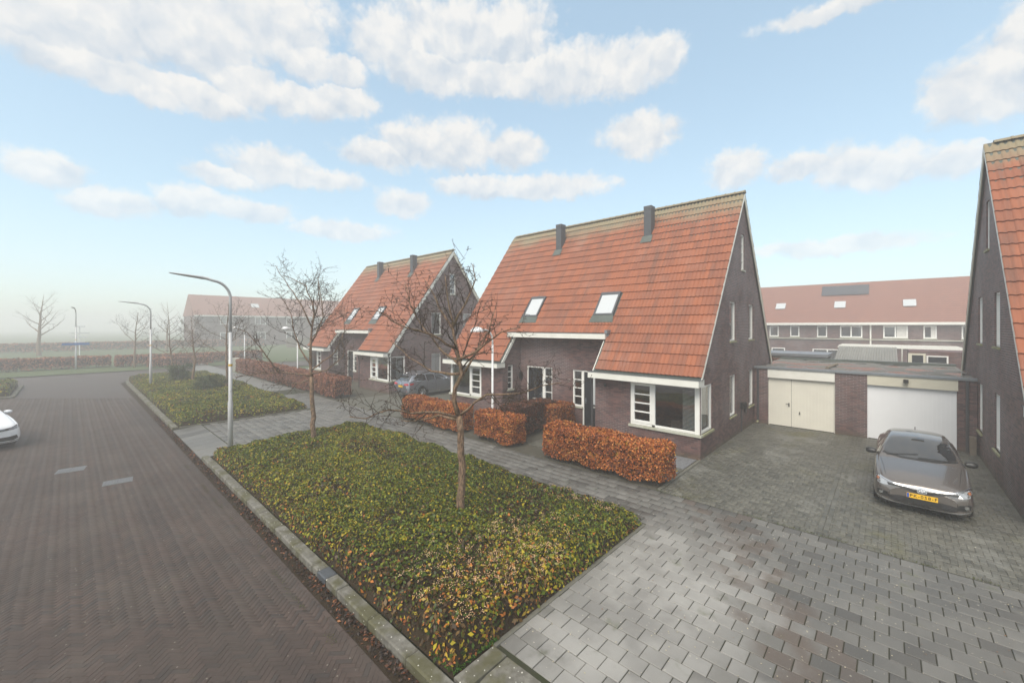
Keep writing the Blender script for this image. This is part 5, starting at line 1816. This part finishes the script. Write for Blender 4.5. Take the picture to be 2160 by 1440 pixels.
wild_tree(7.0, 31.9, 6.2, 21, 'bare tree in the second bed beside the spreading shrub', 1.15, .34)
wild_tree(6.0, 36.7, 5.2, 22, 'bare tree in the second bed beside the taller shrub', 1.05, .34)
wild_tree(5.7, 43.4, 5.0, 23, 'bare tree at the far end of the second bed', 1.1, .34)
wild_tree(4.7, 58.7, 6.1, 24, 'pale spreading bare tree on the misty corner beyond the road', 1.25, .38, .12)
wild_tree(-3.0, 92, 9.6, 25, 'large bare tree nearly dissolved in the fog over the field', 1.0, .3, .3, .32, 12)
wild_tree(11.5, 92, 9, 26, 'ghostly bare tree in fog behind the left street lamps', .9, .3, .22, .32, 10)
wild_tree(72, 14, 10.4, 27, 'faint bare tree above the roof of the misty terrace', .55, .35, .16, .35, 9)
# ------------------------------------------------------------------ cars
def catmull(p0, p1, p2, p3, t_):
    return .5 * (2 * p1 + (p2 - p0) * t_ + (2 * p0 - 5 * p1 + 4 * p2 - p3) * t_ ** 2 + (3 * p1 - p0 - 3 * p2 + p3) * t_ ** 3)


def spline(A, sub, xs=None):
    """A: (n, ...) control values -> densified along axis 0"""
    A = np.asarray(A, float); n = len(A); out = []
    for i in range(n - 1):
        p0 = A[max(i - 1, 0)]; p1 = A[i]; p2 = A[i + 1]; p3 = A[min(i + 2, n - 1)]
        for k in range(sub):
            out.append(catmull(p0, p1, p2, p3, k / sub))
    out.append(A[-1])
    return np.array(out)


class Car:
    """body lofted through cross-sections; lamps, glass and trim are patches laid on that body"""
    def __init__(s, name, label, loc, rz, st, paint, scale=1.0, arches=(), wr=.31):
        s.th = thing(name, label, 'car', loc, rz)
        s.th.scale = (scale,) * 3
        C = []
        for (x, zb, w, zs, ws, zt, wt, dr) in st:
            sec = [(0, zb), (w * .80, zb), (w * .965, zb + .10), (w, zb + (zs - zb) * .55), (ws, zs), (ws + (wt - ws) * .52 + .012, zs + (zt - dr - zs) * .5), (wt, zt - dr), (wt * .62, zt - dr * .30), (0, zt)]
            C.append([(x, y, z) for y, z in sec])
        C = np.array(C)
        D = spline(C, 5)                         # along the length
        D = np.swapaxes(spline(np.swapaxes(D, 0, 1), 4), 0, 1)
        D[:, :, 1] = np.maximum(D[:, :, 1], 0)
        D[:, 0, 1] = 0; D[:, -1, 1] = 0
        ni, nj = D.shape[:2]
        full = np.concatenate([D, (D * np.array([1, -1, 1]))[:, ::-1][:, 1:-1]], axis=1)
        nk = full.shape[1]
        V = full.reshape(-1, 3)
        F = []
        for i in range(ni - 1):
            for k in range(nk):
                k2 = (k + 1) % nk
                F.append((i * nk + k, i * nk + k2, (i + 1) * nk + k2, (i + 1) * nk + k))
        F.append(tuple(range(nk))); F.append(tuple((ni - 1) * nk + k for k in range(nk))[::-1])
        s.bvh = BVHTree.FromPolygons([tuple(v) for v in V], F)
        # cut wheel arches: drop faces inside them, the dark liner shows
        keep = []
        for f in F:
            c_ = np.mean([V[i] for i in f], axis=0)
            if len(f) == 4 and abs(c_[1]) > .45 and any(math.hypot(c_[0] - ax, c_[2] - wr) < wr + .055 for ax in arches): continue
            keep.append(f)
        me = bpy.data.meshes.new('body'); me.from_pydata(V.tolist(), [], keep); me.materials.append(paint)
        me.polygons.foreach_set('use_smooth', [len(f) == 4 for f in keep]); me.update()
        linkobj('body', me, s.th)
        for ax in arches:
            b = MB(); b.lathe([(wr + .075, -.62), (wr + .075, .62)], 20, ax=1, o=(ax, 0, wr)); b.lathe([(.01, -.60), (wr + .075, -.60)], 20, ax=1, o=(ax, 0, wr)); b.lathe([(.01, .60), (wr + .075, .60)], 20, ax=1, o=(ax, 0, wr))
            b.build('wheel_arch', M['plastic'], s.th, False)
            for sg in (-1, 1):
                s.wheel(ax, sg, wr, float(np.max(D[:, :, 1])))
        s.wmax = float(np.max(D[:, :, 1]))

    def wheel(s, ax, sg, r, wmax):
        b = MB(); y = sg * (wmax - .02); yi = sg * (wmax - .21)
        b.lathe([(r * .66, yi), (r * .93, yi), (r, yi + sg * .03), (r, y - sg * .03), (r * .93, y), (r * .68, y - sg * .006), (r * .64, y - sg * .03)], 28, ax=1, o=(ax, 0, r))
        w = b.build('wheel', M['tyre'], s.th, True)
        b = MB()
        for k in range(5):
            a = k * 2 * math.pi / 5
            for da in (-.16, .16):
                p = (ax + math.cos(a) * .05, y - sg * .02, r + math.sin(a) * .05); q = (ax + math.cos(a + da) * r * .66, y - sg * .025, r + math.sin(a + da) * r * .66)
                b.tube([p, q], [.028, .02], 5)
        b.lathe([(r * .68, y - sg * .012), (r * .62, y - sg * .02), (r * .62, y - sg * .10)], 28, ax=1, o=(ax, 0, r))
        b.lathe([(.001, y - sg * .006), (.06, y - sg * .01), (.06, y - sg * .06)], 12, ax=1, o=(ax, 0, r))
        b.build('rim', M['alloy'], w)
        b = MB(); b.lathe([(.001, y - sg * .09), (r * .63, y - sg * .09)], 20, ax=1, o=(ax, 0, r)); b.build('brake_shadow', M['plastic'], w)

    def project(s, name, outline, axis, mat, lift=.004, parent=None, mirror=False, sub=3, thick=.012):
        """outline: 2D points. axis 'f': (y,z) from the front; 'r': (y,z) from the rear; 't': (x,y) from above; 's': (x,z) from the side +y (or -y mirrored)"""
        for sg in ((1, -1) if mirror else (1,)):
            bm = bmesh.new()
            pts = []
            n = len(outline)
            dens = []
            for i in range(n):
                a, b_ = outline[i], outline[(i + 1) % n]
                L = math.dist(a, b_); k = max(1, int(L / .06))
                for q in range(k):
                    dens.append((a[0] + (b_[0] - a[0]) * q / k, a[1] + (b_[1] - a[1]) * q / k))
            vs = [bm.verts.new((p[0], p[1], 0)) for p in dens]
            bm.faces.new(vs)
            bmesh.ops.triangulate(bm, faces=bm.faces[:])
            for _ in range(sub):
                long = [e for e in bm.edges if e.calc_length() > .09]
                if not long: break
                bmesh.ops.subdivide_edges(bm, edges=long, cuts=1, use_grid_fill=False)
                bmesh.ops.triangulate(bm, faces=[f for f in bm.faces if len(f.verts) > 3])
            for v in bm.verts:
                a, b_ = v.co.x, v.co.y
                if axis == 'f': o_, d_ = Vector((-2, a * sg, b_)), Vector((1, 0, 0))
                elif axis == 'r': o_, d_ = Vector((8, a * sg, b_)), Vector((-1, 0, 0))
                elif axis == 't': o_, d_ = Vector((a, b_ * sg, 4)), Vector((0, 0, -1))
                else: o_, d_ = Vector((a, 3 * sg, b_)), Vector((0, -sg, 0))
                h = s.bvh.ray_cast(o_, d_)
                if h[0] is None:
                    h = s.bvh.find_nearest(o_ + d_ * 2.5)
                nn = h[1] if h[1].dot(d_) < 0 else -h[1]
                v.co = h[0] + nn * lift
            ext = bmesh.ops.extrude_face_region(bm, geom=bm.faces[:])
            bmesh.ops.recalc_face_normals(bm, faces=bm.faces[:])
            for e in ext['geom']:
                if isinstance(e, bmesh.types.BMVert): e.co -= (Vector((1, 0, 0)) if axis == 'f' else Vector((-1, 0, 0)) if axis == 'r' else Vector((0, 0, -1)) if axis == 't' else Vector((0, -sg, 0))) * -thick
            bmesh.ops.recalc_face_normals(bm, faces=bm.faces[:])
            me = bpy.data.meshes.new(name); bm.to_mesh(me); bm.free()
            me.materials.append(mat)
            o = linkobj(name, me, parent or s.th)
        return o

    def mirror_pair(s, x, z, mat):
        for sg in (-1, 1):
            b = MB()
            pr = [(0, .07, .05), (.07, .10, .075), (.16, .10, .075), (.22, .05, .05)]
            n = 10; v0 = len(b.v)
            for l, dx, dz in pr:
                for j in range(n):
                    a = 2 * math.pi * j / n
                    b.v.append((x + math.cos(a) * dx, sg * (s.wmax - .06 + l), z + math.sin(a) * dz))
            for i in range(3):
                for j in range(n):
                    j2 = (j + 1) % n; b.f.append((i * n + j, i * n + j2, (i + 1) * n + j2, (i + 1) * n + j)); b.m.append(0)
            b.f.append(tuple(range(n))); b.f.append(tuple(3 * n + j for j in range(n)))
            b.build('door_mirror', mat, s.th, True)

    def plate(s, text, x, z, front, tilt=0.0):
        sg = -1 if front else 1
        b = MB(); b.box(x, -.26, z - .055, x + sg * .012, .26, z + .055)
        p = b.build('number_plate', M['plate'], s.th)
        b = MB(); yb = .215 if front else -.215
        b.box(x + sg * .0125, yb, z - .05, x + sg * .0145, yb + (.04 if front else -.04), z + .05); b.build('blue_band', M['plateblue'], p)
        if not text: return p
        cu = bpy.data.curves.new('lettering', 'FONT'); cu.body = text; cu.size = .098; cu.align_x = 'CENTER'; cu.align_y = 'CENTER'; cu.space_character = 1.25; cu.extrude = .0008; cu.offset = .0008
        to = bpy.data.objects.new('tmp', cu); COL.objects.link(to)
        dg = bpy.context.evaluated_depsgraph_get()
        me = bpy.data.meshes.new_from_object(to.evaluated_get(dg))
        bpy.data.objects.remove(to)
        me.materials.clear(); me.materials.append(M['ink'])
        o = linkobj('plate_lettering', me, p)
        o.location = (x + sg * .0145, .022 * sg, z)
        o.rotation_euler = (R(90), 0, R(-90) if front else R(90))
        return p


def ell(cy, cz, ry, rz, n=20):
    return [(cy + ry * math.cos(2 * math.pi * i / n), cz + rz * math.sin(2 * math.pi * i / n)) for i in range(n)]


def band(pts, w):
    """closed outline around a polyline in 2D"""
    up = [(p[0], p[1] + w / 2) for p in pts]; dn = [(p[0], p[1] - w / 2) for p in pts]
    return up + dn[::-1]


HATCH = [  # x, zbot, w, zshoulder, wshoulder, ztop, wtop, drop
    (0.00, .27, .56, .50, .54, .60, .38, .03), (0.035, .215, .70, .56, .67, .675, .50, .03), (.10, .185, .775, .615, .74, .73, .57, .035),
    (.22, .17, .83, .68, .785, .79, .625, .04), (.45, .165, .855, .755, .81, .865, .655, .045), (.80, .165, .875, .845, .825, .945, .69, .045),
    (1.12, .165, .88, .90, .835, 1.005, .72, .04), (1.26, .165, .88, .925, .835, 1.045, .725, .045), (1.60, .165, .88, .945, .83, 1.225, .68, .06), (1.95, .165, .88, .96, .825, 1.385, .60, .06),
    (2.20, .165, .88, .97, .82, 1.45, .565, .055), (2.65, .165, .88, .99, .82, 1.475, .56, .055), (3.2, .165, .88, 1.01, .815, 1.445, .55, .06), (3.65, .17, .875, 1.03, .80, 1.37, .53, .07),
    (3.95, .20, .86, 1.02, .78, 1.19, .56, .07), (4.15, .24, .83, .96, .75, 1.02, .60, .06), (4.27, .28, .77, .80, .70, .90, .58, .05), (4.33, .34, .60, .62, .55, .75, .45, .05)]


def front_hatch(c, toyota=True):
    c.project('windscreen', [(1.27, .0), (1.29, .30), (1.38, .58), (1.46, .665), (1.62, .66), (2.02, .535), (2.09, .30), (2.11, 0), (2.09, -.30), (2.02, -.535), (1.62, -.66), (1.46, -.665), (1.38, -.58), (1.29, -.30)], 't', M['dglass'])


auris = Car('parked_car', 'taupe hatchback with yellow plate parked before the white garage door', (13.06, -.545, 0), 0, HATCH, M['paint'], .965, (.82, 3.42), .31)
a = auris
front_hatch(a)
a.project('scuttle', [(1.20, 0), (1.22, .32), (1.33, .62), (1.40, .70), (1.455, .67), (1.375, .585), (1.285, .30), (1.265, 0), (1.285, -.30), (1.375, -.585), (1.455, -.67), (1.40, -.70), (1.33, -.62), (1.22, -.32)], 't', M['plastic'], .003)
# rear window, behind the rear edge of the roof panel
a.project('rear_window', [(3.62, .46), (3.66, 0), (3.62, -.46), (4.02, -.56), (4.06, 0), (4.02, .56)], 't', M['dglass'])
for sg in (1,):
    a.project('side_window', [(1.52, 1.00), (1.95, 1.28), (2.15, 1.37), (2.50, 1.40), (2.50, 1.03)], 's', M['dglass'], mirror=True)
    a.project('side_window', [(2.56, 1.035), (2.56, 1.40), (3.1, 1.385), (3.45, 1.30), (3.62, 1.19), (3.5, 1.09)], 's', M['dglass'], mirror=True)
    hl = [(.32, .640), (.50, .650), (.66, .690), (.765, .735), (.80, .725), (.815, .665), (.77, .605), (.66, .585), (.50, .592), (.36, .612)]
    a.project('headlamp', hl, 'f', M['lens'], .006, mirror=True)
    a.project('headlamp_mask', [(.34, .634), (.50, .640), (.60, .655), (.58, .600), (.50, .598), (.38, .615)], 'f', M['plastic'], .010, mirror=True)
    a.project('indicator', [(.735, .70), (.775, .712), (.79, .67), (.755, .655)], 'f', M['amber'], .011, mirror=True)
V = [(-.80, .752), (-.66, .705), (-.50, .664), (-.30, .642), (-.12, .625), (0, .612), (.12, .625), (.30, .642), (.50, .664), (.66, .705), (.80, .752)]
a.project('chrome_strip', band(V, .022), 'f', M['chrome'], .014)
G = [(-.48, .632), (-.30, .618), (-.14, .598), (0, .580), (.14, .598), (.30, .618), (.48, .632), (.46, .606), (.30, .578), (.12, .540), (0, .530), (-.12, .540), (-.30, .578), (-.46, .606)]
a.project('upper_grille', G, 'f', M['plastic'], .009)
a.project('badge', ell(0, .590, .088, .058), 'f', M['chrome'], .022)
a.project('badge_field', ell(0, .590, .070, .044), 'f', M['zinc'], .026)
for ry, rz, dz in ((.058, .016, .016), (.018, .040, 0.0)):
    pts = []
    b = MB(); b.tube([(-.0, ry * math.cos(q), .590 + dz + rz * math.sin(q)) for q in np.linspace(0, 2 * math.pi, 22)], .0065, 6, cap=False)
    hx = a.bvh.ray_cast(Vector((-2, 0, .59)), Vector((1, 0, 0)))[0].x
    b.v = [(p[0] + hx - .034, p[1], p[2]) for p in b.v]
    b.build('badge_ring', M['chrome'], a.th, True)
a.project('lower_intake', [(-.60, .375), (-.40, .405), (0, .415), (.40, .405), (.60, .375), (.55, .275), (.40, .250), (0, .240), (-.40, .250), (-.55, .275)], 'f', M['plastic'], .007)
for z in (.30, .335, .37):
    a.project('intake_bar', [(-.55, z), (-.32, z + .014), (-.32, z + .004), (-.55, z - .010)], 'f', M['pipe'], .014, mirror=True)
a.project('fog_pocket', [(.58, .43), (.735, .465), (.785, .45), (.775, .36), (.70, .325), (.58, .31)], 'f', M['plastic'], .006, mirror=True)
a.project('fog_lamp', ell(.705, .405, .036, .036, 14), 'f', M['chrome'], .016, mirror=True)
a.project('chin_trim', band([(-.78, .300), (-.62, .245), (-.45, .215), (0, .205), (.45, .215), (.62, .245), (.78, .300)], .026), 'f', M['alloy'], .008)
a.project('bonnet_seam', band([(.30, .625), (.60, .66), (.95, .70), (1.2, .735)], .007), 't', M['plastic'], .002, mirror=True)
hx = a.bvh.ray_cast(Vector((-2, 0, .46)), Vector((1, 0, 0)))[0].x
a.plate('PK-058-F', hx - .012, .462, True)
a.mirror_pair(1.62, 1.02, M['plastic'])
b = MB(); b.prism([(3.42, 1.40), (3.60, 1.385), (3.58, 1.46)], 1, -.015, .015); b.build('roof_antenna', M['paint'], a.th)
b = MB()
for x0, y0, x1, y1 in ((1.30, .62, 1.40, .02), (1.285, .02, 1.33, -.55)):
    p, q = a.bvh.ray_cast(Vector((x0, y0, 4)), Vector((0, 0, -1)))[0], a.bvh.ray_cast(Vector((x1, y1, 4)), Vector((0, 0, -1)))[0]
    b.tube([p + Vector((0, 0, .02)), p.lerp(q, .5) + Vector((0, 0, .03)), q + Vector((0, 0, .02))], .009, 5)
b.build('wiper', M['plastic'], a.th)
b = MB(); hz = a.bvh.ray_cast(Vector((2.0, 0, 4)), Vector((0, 0, -1)))[0]
b.box(hz.x - .05, -.12, hz.z - .02, hz.x + .03, .12, hz.z + .012); b.build('mirror_housing', M['plastic'], a.th)

ESTATE = [
    (0.00, .30, .46, .52, .44, .62, .30, .03), (.04, .22, .66, .58, .63, .70, .46, .03), (.12, .19, .77, .64, .74, .75, .58, .035), (.30, .17, .86, .72, .82, .82, .66, .04), (.60, .165, .90, .80, .85, .90, .70, .04),
    (1.05, .165, .91, .88, .86, .97, .74, .04), (1.42, .165, .915, .92, .865, 1.02, .75, .045), (1.75, .165, .915, .945, .86, 1.21, .70, .06), (2.10, .165, .915, .955, .855, 1.38, .62, .06), (2.40, .165, .915, .96, .85, 1.445, .60, .05),
    (3.0, .165, .915, .97, .85, 1.475, .60, .05), (3.7, .165, .915, .985, .85, 1.46, .59, .05), (4.15, .17, .905, 1.0, .84, 1.415, .58, .055), (4.42, .19, .89, 1.0, .82, 1.28, .60, .06), (4.60, .22, .87, .97, .80, 1.06, .66, .05),
    (4.70, .25, .84, .86, .78, .93, .66, .04), (4.76, .30, .74, .64, .70, .80, .56, .04)]
p = Car('parked_estate_car', 'silver estate car with yellow plate parked beside the hazier house', (18.2, 21.75, 0), R(180), ESTATE, M['silver'], .965, (.92, 3.72), .325)
p.project('windscreen', [(1.46, 0), (1.50, .4), (1.64, .68), (1.78, .68), (2.20, .55), (2.26, 0), (2.20, -.55), (1.78, -.68), (1.64, -.68), (1.50, -.4)], 't', M['dglass'])
for q in ([(1.74, 1.02), (2.12, 1.28), (2.40, 1.375), (2.66, 1.39), (2.66, 1.03)], [(2.72, 1.03), (2.72, 1.392), (3.35, 1.39), (3.35, 1.04)], [(3.41, 1.042), (3.41, 1.388), (3.95, 1.365), (4.22, 1.25), (4.28, 1.14), (4.18, 1.06)]):
    p.project('side_window', q, 's', M['dglass'], mirror=True)
p.project('window_chrome', band([(1.72, 1.003), (2.7, 1.012), (4.2, 1.038)], .018), 's', M['chrome'], .007, mirror=True)
p.project('rear_window', [(-.55, 1.33), (.55, 1.33), (.66, 1.10), (.64, 1.055), (0, 1.04), (-.64, 1.055), (-.66, 1.10)], 'r', M['dglass'])
p.project('tail_lamp', [(.36, .865), (.62, .90), (.79, .905), (.80, .80), (.62, .775), (.38, .80)], 'r', M['redlamp'], .008, mirror=True)
p.project('tail_lamp', [(4.33, .92), (4.60, .90), (4.62, .82), (4.40, .83)], 's', M['redlamp'], .008, mirror=True)
p.project('rear_badge', ell(0, .88, .055, .055, 16), 'r', M['chrome'], .010)
p.project('bumper_seam', band([(-.74, .60), (0, .575), (.74, .60)], .012), 'r', M['plastic'], .003)
p.project('bumper_reflector', [(.48, .44), (.72, .45), (.72, .42), (.48, .41)], 'r', M['redlamp'], .006, mirror=True)
p.project('bumper_base', [(-.66, .36), (.66, .36), (.60, .29), (-.60, .29)], 'r', M['plastic'], .005)
p.project('door_seam', band([(2.69, .38), (2.692, .4)], .02), 's', M['plastic'], .002, mirror=True)
for x in (2.69, 3.38, 1.62):
    p.project('door_seam', [(x - .005, .38), (x + .005, .38), (x + .005, .98), (x - .005, .98)], 's', M['plastic'], .002, mirror=True)
for x in (2.50, 3.2):
    p.project('door_handle', [(x, .86), (x + .17, .865), (x + .17, .895), (x, .89)], 's', M['silver'], .02, mirror=True)
p.project('sill_trim', band([(1.3, .27), (3.3, .28)], .04), 's', M['chrome'], .006, mirror=True)
hx = p.bvh.ray_cast(Vector((8, 0, .70)), Vector((-1, 0, 0)))[0].x
p.plate('', hx + .012, .70, False)
p.mirror_pair(1.86, 1.03, M['silver'])
b = MB()
for sg in (-1, 1):
    b.tube([(2.35, sg * .60, 1.415), (2.5, sg * .60, 1.47), (3.7, sg * .59, 1.475), (4.0, sg * .58, 1.425)], .016, 6)
b.build('roof_rail', M['chrome'], p.th, True)

w = Car('white_car', 'white car with dark grille entering at the left edge of the road', (-1.94, 23.04, ZR), R(110), [(s_[0] * .98, s_[1] + .03, s_[2] * 1.02, s_[3] + .09, s_[4] * 1.02, s_[5] + .11, s_[6] * 1.02, s_[7]) for s_ in HATCH], M['whitepaint'], 1.0, (.84, 3.4), .33)
front_hatch(w)
w.project('headlamp', [(.40, .735), (.60, .765), (.76, .815), (.80, .795), (.79, .715), (.62, .675), (.40, .665)], 'f', M['plastic'], .006, mirror=True)
w.project('headlamp_light', band([(.50, .715), (.64, .735), (.76, .765)], .022), 'f', M['lens'], .012, mirror=True)
w.project('headlamp_light', band([(.50, .685), (.64, .70), (.76, .725)], .016), 'f', M['lens'], .012, mirror=True)
w.project('upper_grille', [(-.40, .735), (0, .74), (.40, .735), (.40, .66), (0, .655), (-.40, .66)], 'f', M['plastic'], .007)
for z in (.685, .715):
    w.project('grille_bar', band([(-.40, z), (0, z + .004), (.40, z)], .012), 'f', M['chrome'], .014)
w.project('badge', ell(0, .70, .06, .06, 18), 'f', M['chrome'], .018)
w.project('lower_intake', [(-.70, .47), (-.5, .44), (.5, .44), (.70, .47), (.74, .36), (.60, .30), (-.60, .30), (-.74, .36)], 'f', M['plastic'], .007)
w.project('chin_trim', band([(-.74, .31), (-.5, .265), (.5, .265), (.74, .31)], .02), 'f', M['chrome'], .010)
for q in ([(1.52, 1.10), (1.95, 1.38), (2.15, 1.47), (2.50, 1.50), (2.50, 1.13)], [(2.56, 1.135), (2.56, 1.50), (3.1, 1.485), (3.45, 1.40), (3.62, 1.29), (3.4, 1.17)]):
    w.project('side_window', q, 's', M['dglass'], mirror=True)
w.mirror_pair(1.62, 1.12, M['whitepaint'])

# ------------------------------------------------------------------ the mist
hb = MB(); hb.box(-420, -420, -1.3, 420, 620, 11.9)
m, t = newmat('mist')
pv = t.n('ShaderNodeVolumePrincipled', {'Color': (1, 1, 1, 1), 'Density': .0060, 'Anisotropy': 0.2})
om = t.n('ShaderNodeOutputMaterial')
m.node_tree.links.new(pv.outputs[0], om.inputs['Volume'])
hz = hb.build('haze', m)
tag(hz, kind='stuff')
hz['label'] = 'pale winter mist filling the air over the street'
hz['category'] = 'haze'
